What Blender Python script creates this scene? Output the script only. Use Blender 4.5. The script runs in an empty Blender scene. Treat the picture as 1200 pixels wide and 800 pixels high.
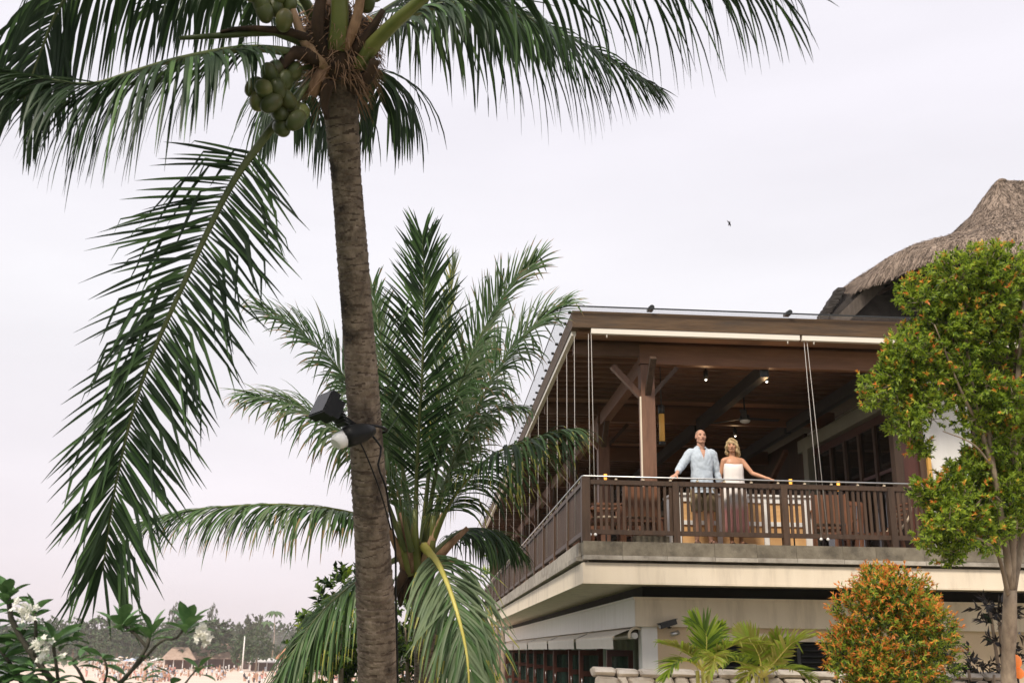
import bpy, bmesh, math, random
import numpy as np
from mathutils import Vector, Matrix
SC = bpy.context.scene
COL = SC.collection
rnd = random.Random(7)
RNG = np.random.default_rng(11)
R_ = math.radians

# ------------------------------------------------------------------ camera
FPX, PIT, ROLL, YAW = 1220.0, 0.2888, 0.0127, -0.0714      # focal length in photo pixels, tilt up, roll, yaw of the building
_f = np.array([0, math.cos(PIT), math.sin(PIT)]); _u0 = np.array([0, -math.sin(PIT), math.cos(PIT)]); _r0 = np.array([1., 0, 0])
_r = math.cos(ROLL) * _r0 + math.sin(ROLL) * _u0
_u = -math.sin(ROLL) * _r0 + math.cos(ROLL) * _u0
def P(x, y, d):
    "world point seen at photo pixel x, y at distance d along the view"
    return ((x - 600) / FPX * _r - (y - 400) / FPX * _u + _f) * d
cam_d = bpy.data.cameras.new('camera'); cam = bpy.data.objects.new('camera', cam_d); COL.objects.link(cam)
cam_d.sensor_width = 36; cam_d.lens = 36 * FPX / 1200; cam_d.clip_end = 20000; cam_d.clip_start = .05
M_ = Matrix(((_r[0], _u[0], -_f[0]), (_r[1], _u[1], -_f[1]), (_r[2], _u[2], -_f[2])))
cam.matrix_world = M_.to_4x4()
cam_d.dof.use_dof = True; cam_d.dof.focus_distance = 15.0
cam_d.dof.aperture_fstop = (cam_d.lens / 1000) / .011
SC.camera = cam
SC.render.resolution_x, SC.render.resolution_y = 1024, 682

# ------------------------------------------------------------------ sky and sun (bright thin overcast, low sun behind the camera's left)
SUN_EL, SUN_AZ = R_(46), R_(208)          # azimuth clockwise from +Y
W = bpy.data.worlds.new('World'); SC.world = W; W.use_nodes = True
nt = W.node_tree; nt.nodes.clear()
out = nt.nodes.new('ShaderNodeOutputWorld'); bg = nt.nodes.new('ShaderNodeBackground'); bg.inputs['Strength'].default_value = .1
sky = nt.nodes.new('ShaderNodeTexSky'); sky.sky_type = 'NISHITA'; sky.sun_disc = False
sky.sun_elevation = SUN_EL; sky.sun_rotation = SUN_AZ
tc = nt.nodes.new('ShaderNodeTexCoord'); sp = nt.nodes.new('ShaderNodeSeparateXYZ'); nt.links.new(tc.outputs['Generated'], sp.inputs[0])
cr = nt.nodes.new('ShaderNodeValToRGB'); nt.links.new(sp.outputs['Z'], cr.inputs[0])
el = cr.color_ramp.elements
el[0].position = 0; el[0].color = (.84, .74, .79, 1)
el[1].position = .14; el[1].color = (.93, .865, .905, 1)
for p_, c_ in ((.3, (.97, .945, .975, 1)), (.48, (.93, .895, .955, 1)), (1, (.9, .88, .93, 1))):
    e = el.new(p_); e.color = c_
mp = nt.nodes.new('ShaderNodeMapping'); mp.inputs['Scale'].default_value = (1.2, 1.2, 5); nt.links.new(tc.outputs['Generated'], mp.inputs[0])
ns = nt.nodes.new('ShaderNodeTexNoise'); ns.inputs['Scale'].default_value = 1.6; ns.inputs['Detail'].default_value = 5; nt.links.new(mp.outputs[0], ns.inputs['Vector'])
mr = nt.nodes.new('ShaderNodeMapRange'); mr.inputs[1].default_value = .3; mr.inputs[2].default_value = .7
mr.inputs[3].default_value = 6.85; mr.inputs[4].default_value = 7.75; nt.links.new(ns.outputs[0], mr.inputs[0])
vm = nt.nodes.new('ShaderNodeVectorMath'); vm.operation = 'SCALE'; nt.links.new(cr.outputs[0], vm.inputs[0]); nt.links.new(mr.outputs[0], vm.inputs['Scale'])
mx = nt.nodes.new('ShaderNodeMix'); mx.data_type = 'RGBA'; mx.inputs[0].default_value = .93
nt.links.new(sky.outputs[0], mx.inputs[6]); nt.links.new(vm.outputs[0], mx.inputs[7])
nt.links.new(mx.outputs[2], bg.inputs[0]); nt.links.new(bg.outputs[0], out.inputs[0])
sd = bpy.data.lights.new('sun', 'SUN'); sd.energy = 2.9; sd.angle = R_(12); sd.color = (1, .91, .78)
sun = bpy.data.objects.new('sun', sd); COL.objects.link(sun)
sv = Vector((math.sin(SUN_AZ) * math.cos(SUN_EL), math.cos(SUN_AZ) * math.cos(SUN_EL), math.sin(SUN_EL)))
sun.rotation_euler = sv.to_track_quat('Z', 'Y').to_euler()
SC.view_settings.view_transform = 'Standard'; SC.view_settings.look = 'None'
SC.view_settings.exposure = 0.5; SC.view_settings.gamma = 1
SC.cycles.volume_bounces = 3

# ------------------------------------------------------------------ helpers
MATS = {}
def mat(name, c1, c2=None, scale=6, rough=.7, bump=0, stretch=(1, 1, 1), detail=6, rndv=0, c3=None, s3=1.5, f3=.5, bscale=None, metal=0, spec=.4, trans=0, coord='Object', bdist=.02, noise_rough=.6):
    m = bpy.data.materials.new(name); m.use_nodes = True; t = m.node_tree; N = t.nodes; L = t.links
    b = N['Principled BSDF']; b.inputs['Roughness'].default_value = rough; b.inputs['Metallic'].default_value = metal
    b.inputs['Specular IOR Level'].default_value = spec
    tcn = N.new('ShaderNodeTexCoord'); mpn = N.new('ShaderNodeMapping'); mpn.inputs['Scale'].default_value = stretch
    L.new(tcn.outputs[coord], mpn.inputs[0])
    col = None
    def rgb(c):
        return (*c, 1)
    if rndv or c2:
        oi = N.new('ShaderNodeObjectInfo')
        if rndv:
            av = N.new('ShaderNodeVectorMath'); av.operation = 'ADD'
            cm = N.new('ShaderNodeMath'); cm.operation = 'MULTIPLY'; cm.inputs[1].default_value = 37; L.new(oi.outputs['Random'], cm.inputs[0])
            L.new(mpn.outputs[0], av.inputs[0]); L.new(cm.outputs[0], av.inputs[1]); vec = av.outputs[0]
        else: vec = mpn.outputs[0]
    if c2:
        n = N.new('ShaderNodeTexNoise'); n.inputs['Scale'].default_value = scale; n.inputs['Detail'].default_value = detail; n.inputs['Roughness'].default_value = noise_rough
        L.new(vec, n.inputs['Vector'])
        rp = N.new('ShaderNodeValToRGB'); rp.color_ramp.elements[0].position = .33; rp.color_ramp.elements[1].position = .68
        rp.color_ramp.elements[0].color = rgb(c1); rp.color_ramp.elements[1].color = rgb(c2); L.new(n.outputs[0], rp.inputs[0]); col = rp.outputs[0]
        if c3:
            n3 = N.new('ShaderNodeTexNoise'); n3.inputs['Scale'].default_value = s3; n3.inputs['Detail'].default_value = 7; n3.inputs['Roughness'].default_value = .65
            L.new(vec, n3.inputs['Vector'])
            r3 = N.new('ShaderNodeMapRange'); r3.inputs[1].default_value = .5; r3.inputs[2].default_value = .72; r3.inputs[4].default_value = f3 * 1.6; L.new(n3.outputs[0], r3.inputs[0]); r3.clamp = True
            m3 = N.new('ShaderNodeMix'); m3.data_type = 'RGBA'; L.new(r3.outputs[0], m3.inputs[0]); L.new(col, m3.inputs[6]); m3.inputs[7].default_value = rgb(c3); col = m3.outputs[2]
        if rndv:
            hs = N.new('ShaderNodeHueSaturation'); rr = N.new('ShaderNodeMapRange'); rr.inputs[3].default_value = 1 - rndv; rr.inputs[4].default_value = 1 + rndv
            L.new(oi.outputs['Random'], rr.inputs[0]); L.new(rr.outputs[0], hs.inputs['Value']); L.new(col, hs.inputs['Color']); col = hs.outputs[0]
        L.new(col, b.inputs['Base Color'])
        if bump:
            bn = N.new('ShaderNodeBump'); bn.inputs['Strength'].default_value = bump; bn.inputs['Distance'].default_value = bdist
            n2 = N.new('ShaderNodeTexNoise'); n2.inputs['Scale'].default_value = bscale or scale * 2; n2.inputs['Detail'].default_value = 8; L.new(vec, n2.inputs['Vector'])
            L.new(n2.outputs[0], bn.inputs['Height']); L.new(bn.outputs[0], b.inputs['Normal'])
    else:
        b.inputs['Base Color'].default_value = rgb(c1)
    if trans:
        o = N['Material Output']; tr = N.new('ShaderNodeBsdfTranslucent'); ms = N.new('ShaderNodeMixShader'); ms.inputs[0].default_value = trans
        if col is not None:
            hv = N.new('ShaderNodeHueSaturation'); hv.inputs['Value'].default_value = 1.6; hv.inputs['Hue'].default_value = .485; L.new(col, hv.inputs['Color']); L.new(hv.outputs[0], tr.inputs[0])
        else: tr.inputs[0].default_value = rgb(tuple(min(1, 1.6 * v) for v in c1))
        L.new(b.outputs[0], ms.inputs[1]); L.new(tr.outputs[0], ms.inputs[2]); L.new(ms.outputs[0], o.inputs[0])
    MATS[name] = m
    return m
def emis(name, c, s):
    m = bpy.data.materials.new(name); m.use_nodes = True; b = m.node_tree.nodes['Principled BSDF']
    b.inputs['Base Color'].default_value = (*c, 1); b.inputs['Emission Color'].default_value = (*c, 1); b.inputs['Emission Strength'].default_value = s
    return m
def glass(name, tint, rough=.02, alpha=.6, transp=(1, 1, 1)):
    m = bpy.data.materials.new(name); m.use_nodes = True; t = m.node_tree; b = t.nodes['Principled BSDF']; o = t.nodes['Material Output']
    b.inputs['Base Color'].default_value = (*tint, 1); b.inputs['Roughness'].default_value = rough; b.inputs['Specular IOR Level'].default_value = .8
    tr = t.nodes.new('ShaderNodeBsdfTransparent'); tr.inputs[0].default_value = (*transp, 1)
    mxs = t.nodes.new('ShaderNodeMixShader'); mxs.inputs[0].default_value = alpha
    t.links.new(tr.outputs[0], mxs.inputs[1]); t.links.new(b.outputs[0], mxs.inputs[2]); t.links.new(mxs.outputs[0], o.inputs[0])
    return m

def mesh_np(name, V, F, mi=None, smooth=False):
    me = bpy.data.meshes.new(name); V = np.asarray(V, np.float32); F = np.asarray(F, np.int32); k = F.shape[1]
    me.vertices.add(len(V)); me.vertices.foreach_set('co', V.ravel())
    me.loops.add(F.size); me.loops.foreach_set('vertex_index', F.ravel())
    me.polygons.add(len(F)); me.polygons.foreach_set('loop_start', np.arange(0, F.size, k, dtype=np.int32))
    try: me.polygons.foreach_set('loop_total', np.full(len(F), k, np.int32))
    except Exception: pass
    if mi is not None: me.polygons.foreach_set('material_index', np.asarray(mi, np.int32))
    if smooth: me.polygons.foreach_set('use_smooth', np.ones(len(F), bool))
    me.update(calc_edges=True); me.validate()
    return me
def link(name, me, mats=None, parent=None, loc=None, rot=None, kind=None, label=None, cat=None, group=None):
    o = bpy.data.objects.new(name, me); COL.objects.link(o)
    if mats is not None:
        if not isinstance(mats, (list, tuple)): mats = [mats]
        if me is not None and len(me.materials) == 0:
            for m in mats: me.materials.append(m)
    if parent is not None: o.parent = parent
    if loc is not None: o.location = loc
    if rot is not None: o.rotation_euler = rot
    if kind: o['kind'] = kind
    if label: o['label'] = label
    if cat: o['category'] = cat
    if group: o['group'] = group
    return o
def thing(name, label, cat, loc=(0, 0, 0), rz=0, group=None):
    return link(name, None, None, None, loc, (0, 0, rz), None, label, cat, group)
def copy_tree(o, parent=None, **kw):
    c = o.copy(); COL.objects.link(c); c.parent = parent
    for ch in list(o.children): copy_tree(ch, c)
    return c

class MB:
    def __init__(s): s.v = []; s.f = []; s.m = []; s.sm = []
    def add(s, V, F, m=0, sm=False):
        n = len(s.v); s.v += [tuple(p) for p in V]; s.f += [tuple(i + n for i in f) for f in F]; s.m += [m] * len(F); s.sm += [sm] * len(F); return s
    def box(s, a, b, m=0, jit=0):
        x0, y0, z0 = a; x1, y1, z1 = b
        V = [(x0, y0, z0), (x1, y0, z0), (x1, y1, z0), (x0, y1, z0), (x0, y0, z1), (x1, y0, z1), (x1, y1, z1), (x0, y1, z1)]
        if jit: V = [tuple(c + rnd.uniform(-jit, jit) for c in p) for p in V]
        return s.add(V, [(0, 3, 2, 1), (4, 5, 6, 7), (0, 1, 5, 4), (1, 2, 6, 5), (2, 3, 7, 6), (3, 0, 4, 7)], m)
    def bar(s, p, q, w, h, up=(0, 0, 1), m=0):
        p = Vector(p); q = Vector(q); d = (q - p).normalized(); up = Vector(up)
        a = d.cross(up)
        if a.length < 1e-4: a = d.cross(Vector((0, 1, 0)))
        a.normalize(); b = a.cross(d).normalized(); V = []
        for c in (p, q):
            for i, j in ((-1, -1), (1, -1), (1, 1), (-1, 1)): V.append(c + a * i * w / 2 + b * j * h / 2)
        return s.add(V, [(0, 1, 2, 3), (7, 6, 5, 4), (0, 4, 5, 1), (1, 5, 6, 2), (2, 6, 7, 3), (3, 7, 4, 0)], m)
    def tube(s, pts, rad, n=10, m=0, cap=True, sm=True):
        pts = [Vector(p) for p in pts]
        if not hasattr(rad, '__len__'): rad = [rad] * len(pts)
        d0 = (pts[1] - pts[0]).normalized(); a = d0.orthogonal().normalized(); V = []
        for i, p in enumerate(pts):
            d = (pts[min(i + 1, len(pts) - 1)] - pts[max(i - 1, 0)]).normalized()
            a = (a - d * a.dot(d)).normalized(); b = d.cross(a)
            for k in range(n):
                t = 2 * math.pi * k / n; V.append(p + (a * math.cos(t) + b * math.sin(t)) * rad[i])
        F = []
        for i in range(len(pts) - 1):
            for k in range(n):
                F.append((i * n + k, i * n + (k + 1) % n, (i + 1) * n + (k + 1) % n, (i + 1) * n + k))
        s.add(V, F, m, sm)
        if cap:
            nb = len(s.v) - len(V)
            s.f.append(tuple(nb + k for k in reversed(range(n)))); s.f.append(tuple(nb + (len(pts) - 1) * n + k for k in range(n))); s.m += [m, m]; s.sm += [False, False]
        return s
    def ball(s, c, r, m=0, nu=14, nv=9, rot=None):
        if not hasattr(r, '__len__'): r = (r, r, r)
        V = [];
        for j in range(nv + 1):
            ph = math.pi * j / nv
            for i in range(nu):
                th = 2 * math.pi * i / nu; p = Vector((r[0] * math.sin(ph) * math.cos(th), r[1] * math.sin(ph) * math.sin(th), r[2] * math.cos(ph)))
                if rot: p = rot @ p
                V.append(Vector(c) + p)
        F = []
        for j in range(nv):
            for i in range(nu):
                a, b, c_, d = j * nu + i, j * nu + (i + 1) % nu, (j + 1) * nu + (i + 1) % nu, (j + 1) * nu + i
                F.append((d, c_, b, a))
        return s.add(V, F, m, True)
    def cap(s, p, q, r0, r1, n=12):
        p = Vector(p); q = Vector(q)
        s.tube([p, q], [r0, r1], n); s.ball(p, r0 * 1.0, nu=n, nv=6); s.ball(q, r1, nu=n, nv=6); return s
    def mesh(s, name):
        me = bpy.data.meshes.new(name); me.from_pydata([tuple(p) for p in s.v], [], s.f)
        me.polygons.foreach_set('material_index', s.m); me.polygons.foreach_set('use_smooth', s.sm); me.update(); return me
    def build(s, name, mats, parent=None, **kw): return link(name, s.mesh(name), mats, parent, **kw)

def spline(pts, n):
    "Catmull-Rom through pts, n samples"
    p = np.array(pts, float); m = len(p)
    e = np.vstack([2 * p[0] - p[1], p, 2 * p[-1] - p[-2]])
    seg = np.linalg.norm(np.diff(p[:, :3], axis=0), axis=1); cum = np.concatenate([[0], np.cumsum(seg)])
    q = np.linspace(0, cum[-1], n); o = []
    for s_ in q:
        i = min(max(np.searchsorted(cum, s_) - 1, 0), m - 2); t = (s_ - cum[i]) / seg[i]
        a, b, c, d = e[i], e[i + 1], e[i + 2], e[i + 3]
        o.append(.5 * ((2 * b) + (c - a) * t + (2 * a - 5 * b + 4 * c - d) * t * t + (3 * b - a - 3 * c + d) * t ** 3))
    return np.array(o)
def nrm(a): return a / np.maximum(np.linalg.norm(a, axis=-1, keepdims=True), 1e-9)

# ------------------------------------------------------------------ materials
M = dict(
    wood=mat('dark_timber', (.046, .027, .016), (.088, .05, .03), 3, .55, .25, (6, 6, .8), rndv=.25, c3=(.045, .024, .016), f3=.4),
    redwood=mat('reddish_timber', (.12, .06, .036), (.19, .096, .058), 3, .5, .2, (6, 6, .8), rndv=.15),
    beam=mat('weathered_beam', (.075, .042, .02), (.125, .074, .036), 2.2, .65, .3, (.8, 5, 5), rndv=.1, c3=(.055, .038, .026), f3=.6, s3=.9),
    terra=mat('russet_beam', (.17, .082, .045), (.24, .118, .066), 2, .5, .15, (.7, 5, 5), rndv=.1),
    joist=mat('joist_timber', (.13, .072, .046), (.19, .105, .068), 3, .6, .2, (.8, 5, 5), rndv=.2),
    board=mat('ceiling_timber', (.36, .20, .125), (.46, .27, .175), 3, .6, .2, (.8, 6, 5), rndv=.22),
    darksteel=mat('dark_painted_steel', (.018, .02, .021), (.03, .032, .033), 8, .45),
    cream=mat('cream_paint', (.72, .62, .48), (.77, .67, .53), 1.3, .75, .12, (3.5, 3.5, .5), c3=(.40, .33, .25), f3=.34, s3=1.1, bscale=60, bdist=.004),
    tan=mat('tan_render', (.60, .46, .30), (.66, .51, .345), 1.2, .8, .15, c3=(.40, .31, .21), f3=.3, bscale=60, bdist=.004),
    white=mat('white_paint', (.74, .72, .68), (.80, .78, .75), 2, .6, .06, (3, 3, .5), c3=(.62, .58, .52), f3=.2, bscale=40, bdist=.004),
    concrete=mat('weathered_concrete', (.13, .11, .08), (.23, .20, .15), 5, .85, .4, (1, 1, 1), rndv=.09, c3=(.045, .038, .03), f3=.6, s3=2.2, bscale=30, bdist=.01),
    stonecap=mat('pale_ledge', (.3, .265, .22), (.43, .39, .33), 7, .85, .4, c3=(.10, .085, .07), f3=.55, s3=2.5, rndv=.12),
    steel=mat('brushed_steel', (.55, .55, .55), None, rough=.35, metal=.9),
    cable=mat('pale_cable', (.5, .47, .44), None, rough=.5),
    track=mat('cream_track', (.74, .68, .59), (.78, .72, .63), 3, .5),
    black=mat('flat_black', (.012, .012, .012), None, rough=.8),
    door=mat('door_timber', (.055, .018, .012), (.09, .03, .02), 4, .4, .1, (5, 5, .7)),
    awn=mat('awning_canvas', (.70, .64, .56), (.77, .71, .63), 3, .85, .1, c3=(.6, .53, .45), f3=.25),
    floor=mat('deck_timber', (.26, .18, .12), (.34, .245, .17), 3, .6, .2, (.8, 5, 5)),
    thatch=mat('thatch', (.13, .095, .07), (.34, .26, .20), 9, .95, 1.0, (1, 1, .35), c3=(.05, .036, .028), f3=.5, s3=5, bscale=26, bdist=.08),
    straw=mat('straw', (.21, .155, .115), (.40, .31, .245), 3, .9),
    darkstraw=mat('old_straw', (.06, .043, .033), (.12, .09, .07), 3, .95),
    darkroof=mat('dark_roof_timber', (.02, .016, .013), (.045, .037, .032), 4, .7, .2),
    rafter=mat('rafter_timber', (.07, .055, .044), (.10, .08, .065), 4, .7, .2, (5, 1, 1)),
    sand=mat('beach_sand', (.60, .47, .39), (.68, .55, .46), .05, .9, 0, c3=(.40, .31, .25), f3=.35, s3=.02),
    stone=mat('coral_stone', (.50, .43, .35), (.68, .61, .52), 5, .9, .5, rndv=.18, c3=(.22, .18, .13), f3=.45, s3=3, bscale=16, bdist=.02),
    mortar=mat('dark_mortar', (.05, .04, .03), (.09, .075, .055), 6, .95),
    umber=mat('leather_brown', (.08, .03, .018), (.12, .05, .03), 8, .5),
    coconut=mat('green_coconut', (.06, .08, .022), (.15, .17, .055), 3, .42, .1, rndv=.4, c3=(.2, .15, .06), f3=.5, s3=4),
    fibre=mat('palm_fibre', (.022, .013, .008), (.085, .048, .026), 9, .9, .6, (1, 1, .4), c3=(.02, .013, .009), f3=.5),
    sheath=mat('dry_sheath', (.17, .095, .05), (.33, .2, .12), 6, .8, .4, (3, 3, .6), rndv=.25),
    husk=mat('fresh_husk', (.36, .22, .13), (.5, .33, .2), 6, .8, .3, (3, 3, .6)),
    petiole=mat('green_petiole', (.12, .15, .035), (.22, .23, .06), 3, .4, .05, rndv=.15),
    dpetiole=mat('shaded_petiole', (.07, .095, .03), (.13, .15, .05), 3, .45, .05),
    ypetiole=mat('yellow_midrib', (.50, .44, .09), (.62, .55, .16), 3, .45),
    pf_dark=mat('palm_leaf_dark', (.018, .038, .017), (.036, .066, .026), 3, .46, trans=.18, spec=.3),
    pf_mid=mat('palm_leaf_mid', (.055, .118, .038), (.105, .185, .062), 3, .46, trans=.22, spec=.3),
    pf_pale=mat('palm_leaf_pale', (.11, .16, .085), (.19, .24, .125), 3, .48, trans=.25, spec=.3),
    pf_yel=mat('palm_leaf_yellow', (.25, .26, .045), (.38, .36, .08), 3, .42, trans=.3),
    pf_dry=mat('palm_leaf_dry', (.2, .13, .06), (.3, .21, .1), 3, .7, trans=.1),
    lf_dark=mat('leaf_dark', (.014, .034, .012), (.03, .062, .018), 2.5, .5, trans=.2),
    lf_mid=mat('leaf_mid', (.075, .14, .02), (.13, .21, .032), 2.5, .45, trans=.38),
    lf_lime=mat('leaf_lime', (.215, .325, .032), (.335, .435, .05), 2.5, .45, trans=.42),
    lf_yel=mat('leaf_yellow', (.56, .42, .05), (.66, .5, .08), 2.5, .45, trans=.3),
    lf_org=mat('leaf_orange', (.58, .17, .03), (.72, .27, .06), 2.5, .45, trans=.3),
    lf_amb=mat('leaf_amber', (.58, .25, .035), (.70, .36, .06), 2.5, .45, trans=.3),
    lf_red=mat('leaf_red', (.30, .07, .03), (.45, .13, .06), 2.5, .45, trans=.25),
    lf_purp=mat('leaf_purple', (.014, .012, .010), (.03, .022, .02), 2.5, .4),
    lf_plum=mat('plumeria_leaf', (.06, .14, .045), (.12, .22, .08), 4, .42, trans=.2, rndv=.35),
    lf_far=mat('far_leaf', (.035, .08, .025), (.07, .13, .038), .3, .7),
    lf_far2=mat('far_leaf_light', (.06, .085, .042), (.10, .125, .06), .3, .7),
    bark=mat('palm_bark', (.105, .078, .055), (.29, .225, .165), 9, .9, .6, (1, 1, .8), c3=(.03, .02, .014), f3=1.0, s3=3.0, bscale=30, bdist=.03),
    groove=mat('bark_scar', (.05, .034, .023), (.14, .098, .068), 9, .95, .6, (1, 1, 1)),
    bark2=mat('tree_bark', (.20, .15, .11), (.38, .30, .22), 12, .85, .5, (1, 1, .5), c3=(.08, .055, .035), f3=.5),
    bark3=mat('plumeria_bark', (.045, .042, .03), (.09, .08, .06), 14, .8, .4),
    petal=mat('white_petal', (.8, .78, .7), (.85, .83, .76), 5, .5, trans=.2),
    skin=mat('skin', (.50, .27, .185), (.56, .31, .215), 8, .5, spec=.35),
    skinw=mat('tanned_skin', (.50, .255, .15), (.57, .30, .185), 8, .45, spec=.35),
    stubble=mat('cropped_hair', (.26, .165, .12), (.34, .22, .16), 90, .7),
    linen=mat('pale_blue_linen', (.43, .49, .56), (.51, .57, .635), 14, .9, .25, bscale=22, bdist=.012),
    khaki=mat('olive_cotton', (.20, .155, .085), (.26, .20, .115), 12, .9, .3, bscale=20, bdist=.01),
    blond=mat('blond_hair', (.30, .20, .09), (.55, .41, .22), 30, .55, .7, (1, 1, .25), c3=(.19, .12, .055), f3=.5, s3=18, bscale=40, bdist=.012),
    eye=mat('dark_eye', (.03, .02, .018), None, rough=.3),
    brow=mat('eyebrow', (.25, .15, .10), None, rough=.8),
    lips=mat('lips', (.46, .19, .145), None, rough=.5),
    amber=emis('amber_glass', (.55, .30, .07), .12),
    lampon=emis('lit_bulb', (1, .93, .82), 4),
    candle=emis('lit_amber_lamp', (1, .42, .06), .5),
    panel=mat('tan_panel', (.58, .32, .13), (.68, .42, .19), 4, .6, .1, (.6, 3, 5)),
    plastic=mat('black_plastic', (.004, .0043, .0047), (.007, .0073, .0077), 9, .5, .1, spec=.25),
    wplastic=mat('white_plastic', (.75, .74, .72), None, rough=.4),
    tileroof=mat('beach_roof', (.30, .21, .16), (.42, .31, .24), 1, .9),
    paleroof=mat('pale_sheet_roof', (.55, .52, .50), (.66, .63, .6), 1, .7),
    wood2=mat('chair_teak', (.17, .075, .042), (.26, .12, .066), 5, .45, .1, (3, 3, .8), rndv=.15),
    rope=mat('pale_rope', (.55, .45, .33), None, rough=.8),
)
M['glassp'] = glass('greenish_pane', (.03, .05, .045), .03, .55, (.75, .9, .85))
M['roofglass'] = glass('frosted_roof_glass', (.85, .85, .87), .3, .13, (.98, .985, .99))
M['darkglass'] = glass('dark_pane', (.02, .017, .014), .03, .8, (.6, .6, .6))

# ------------------------------------------------------------------ terrain, beach, sea
GZ, BZ, SEAZ = -1.6, -6.5, -7.0
def sstep(a, b, x):
    t = np.clip((x - a) / (b - a), 0, 1); return t * t * (3 - 2 * t)
def ground_z(x, y):
    x = np.asarray(x, float); y = np.asarray(y, float)
    q = y - 27 - np.clip(x + 2, 0, 40) * 3.0
    z = GZ + (BZ - GZ) * sstep(0, 26, q)
    xw = -.385 * y - 4
    z = z - 3.0 * sstep(0, 60, xw - x) * sstep(0, 26, q)
    z = z - 4.0 * sstep(-12, -45, x) * sstep(10, -20, q) * 0
    z = z + 6 * sstep(560, 1400, y) + np.sin(x * .7 + y * .31) * .03 + np.sin(x * .11 - y * .17) * .1 * sstep(20, 60, q)
    return z
g = np.sinh(np.linspace(-6.6, 6.6, 220)) / math.sinh(6.6) * 4000
gx, gy = np.meshgrid(g, g); V = np.stack([gx.ravel(), gy.ravel(), ground_z(gx, gy).ravel()], 1)
idx = np.arange(220 * 220).reshape(220, 220)
F = np.stack([idx[:-1, :-1], idx[:-1, 1:], idx[1:, 1:], idx[1:, :-1]], -1).reshape(-1, 4)
gm = mat('ground_lawn', (.03, .05, .018), (.06, .085, .03), 1.5, .95, .3)
cy = V[F].mean(1); beach = (cy[:, 1] - 27 - np.clip(cy[:, 0] + 2, 0, 40) * 3 > 14) & (cy[:, 1] < 520)
link('ground', mesh_np('ground', V, F, beach.astype(int), True), [gm, M['sand']], kind='structure')
tv = MB().box((-.6, 4, GZ - .1), (14, 15.0, GZ + .03)); tv.build('bounce_sheet', mat('bounce_stone', (.46, .40, .32), (.56, .49, .40), 3, .85, .2, c3=(.4, .34, .27)), kind='structure')  # unseen pale sheet added to bounce warm light onto soffit and walls
wm = mat('sea_water', (.20, .235, .24), (.26, .29, .295), .02, .12, .3, (1, 3, 1), bscale=.6, bdist=.1, spec=.6)
mb = MB().add([(-4000, 20, SEAZ), (60, 20, SEAZ), (60, 3500, SEAZ), (-4000, 3500, SEAZ)], [(0, 1, 2, 3)]); mb.build('sea', wm, kind='structure')

# ------------------------------------------------------------------ the restaurant building
BC = Vector((1.12203, 16.13004, 1.62079)); BR = -YAW; ZO = BC.z - GZ
eu = Vector((math.cos(BR), math.sin(BR), 0)); ev = Vector((-math.sin(BR), math.cos(BR), 0))
def WB(u, v, z=0): return BC + eu * u + ev * v + Vector((0, 0, z))
B = thing('restaurant_building', 'two storey beachside restaurant with cream walls and timber canopied balcony', 'building', (BC.x, BC.y, GZ), BR)
def bp(name, mb, mats, parent=None, **kw):
    me = mb.mesh(name) if isinstance(mb, MB) else mb
    me.transform(Matrix.Translation((0, 0, ZO)))
    return link(name, me, mats, parent or B, **kw)
def bcopy(name, me, mats, u, v, z, parent=None, rz=0):
    return link(name, me, mats, parent or B, (u, v, z + ZO), (0, 0, rz))
UR, VR = 9.6, 31.0
# --- balcony slab and fascia
bp('balcony_slab', MB().box((.1, .1, -.31), (UR, VR, -.02)), M['concrete'])
bp('balcony_floor', MB().box((.24, .24, -.016), (UR - .01, VR - .01, .0)), M['floor'])
u = 0.0
while u < UR - .1:
    w = min(rnd.uniform(.52, .78), UR - u)
    bp('edge_stone', MB().box((u + .0015, -.03 - rnd.uniform(0, .003), -.20), (u + w - .0015, .235, -.002 + rnd.uniform(0, .012)), jit=.002), M['concrete'])
    bp('ledge_stone', MB().box((u + .001, -.066 - rnd.uniform(0, .008), -.272), (u + w + rnd.uniform(-.006, -.001), .1, -.203 - rnd.uniform(.0, .006))), M['stonecap']); u += w
v = .25
while v < VR - .1:
    w = min(rnd.uniform(.7, 1.0), VR - v)
    bp('edge_stone', MB().box((-.03 - rnd.uniform(0, .004), v + .002, -.20), (.235, v + w - .002, -.002 + rnd.uniform(0, .012)), jit=.002), M['stonecap'])
    bp('ledge_stone', MB().box((-.064 - rnd.uniform(0, .006), v, -.272), (.1, v + w - .004, -.204)), M['stonecap']); v += w
f_ = MB().box((0, 0, -.60), (UR, .14, -.312)).box((0, .1401, -.60), (.14, VR, -.312)); bp('fascia', f_, M['cream'])
bp('fascia_lip', MB().box((-.008, -.008, -.625), (UR, .1, -.602)).box((-.008, .101, -.625), (.1, VR, -.602)), M['cream'])
bp('soffit', MB().box((.141, .141, -.585), (UR, 1.3, -.56)).box((.141, 1.301, -.585), (1.3, VR, -.56)), M['cream'])
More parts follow.
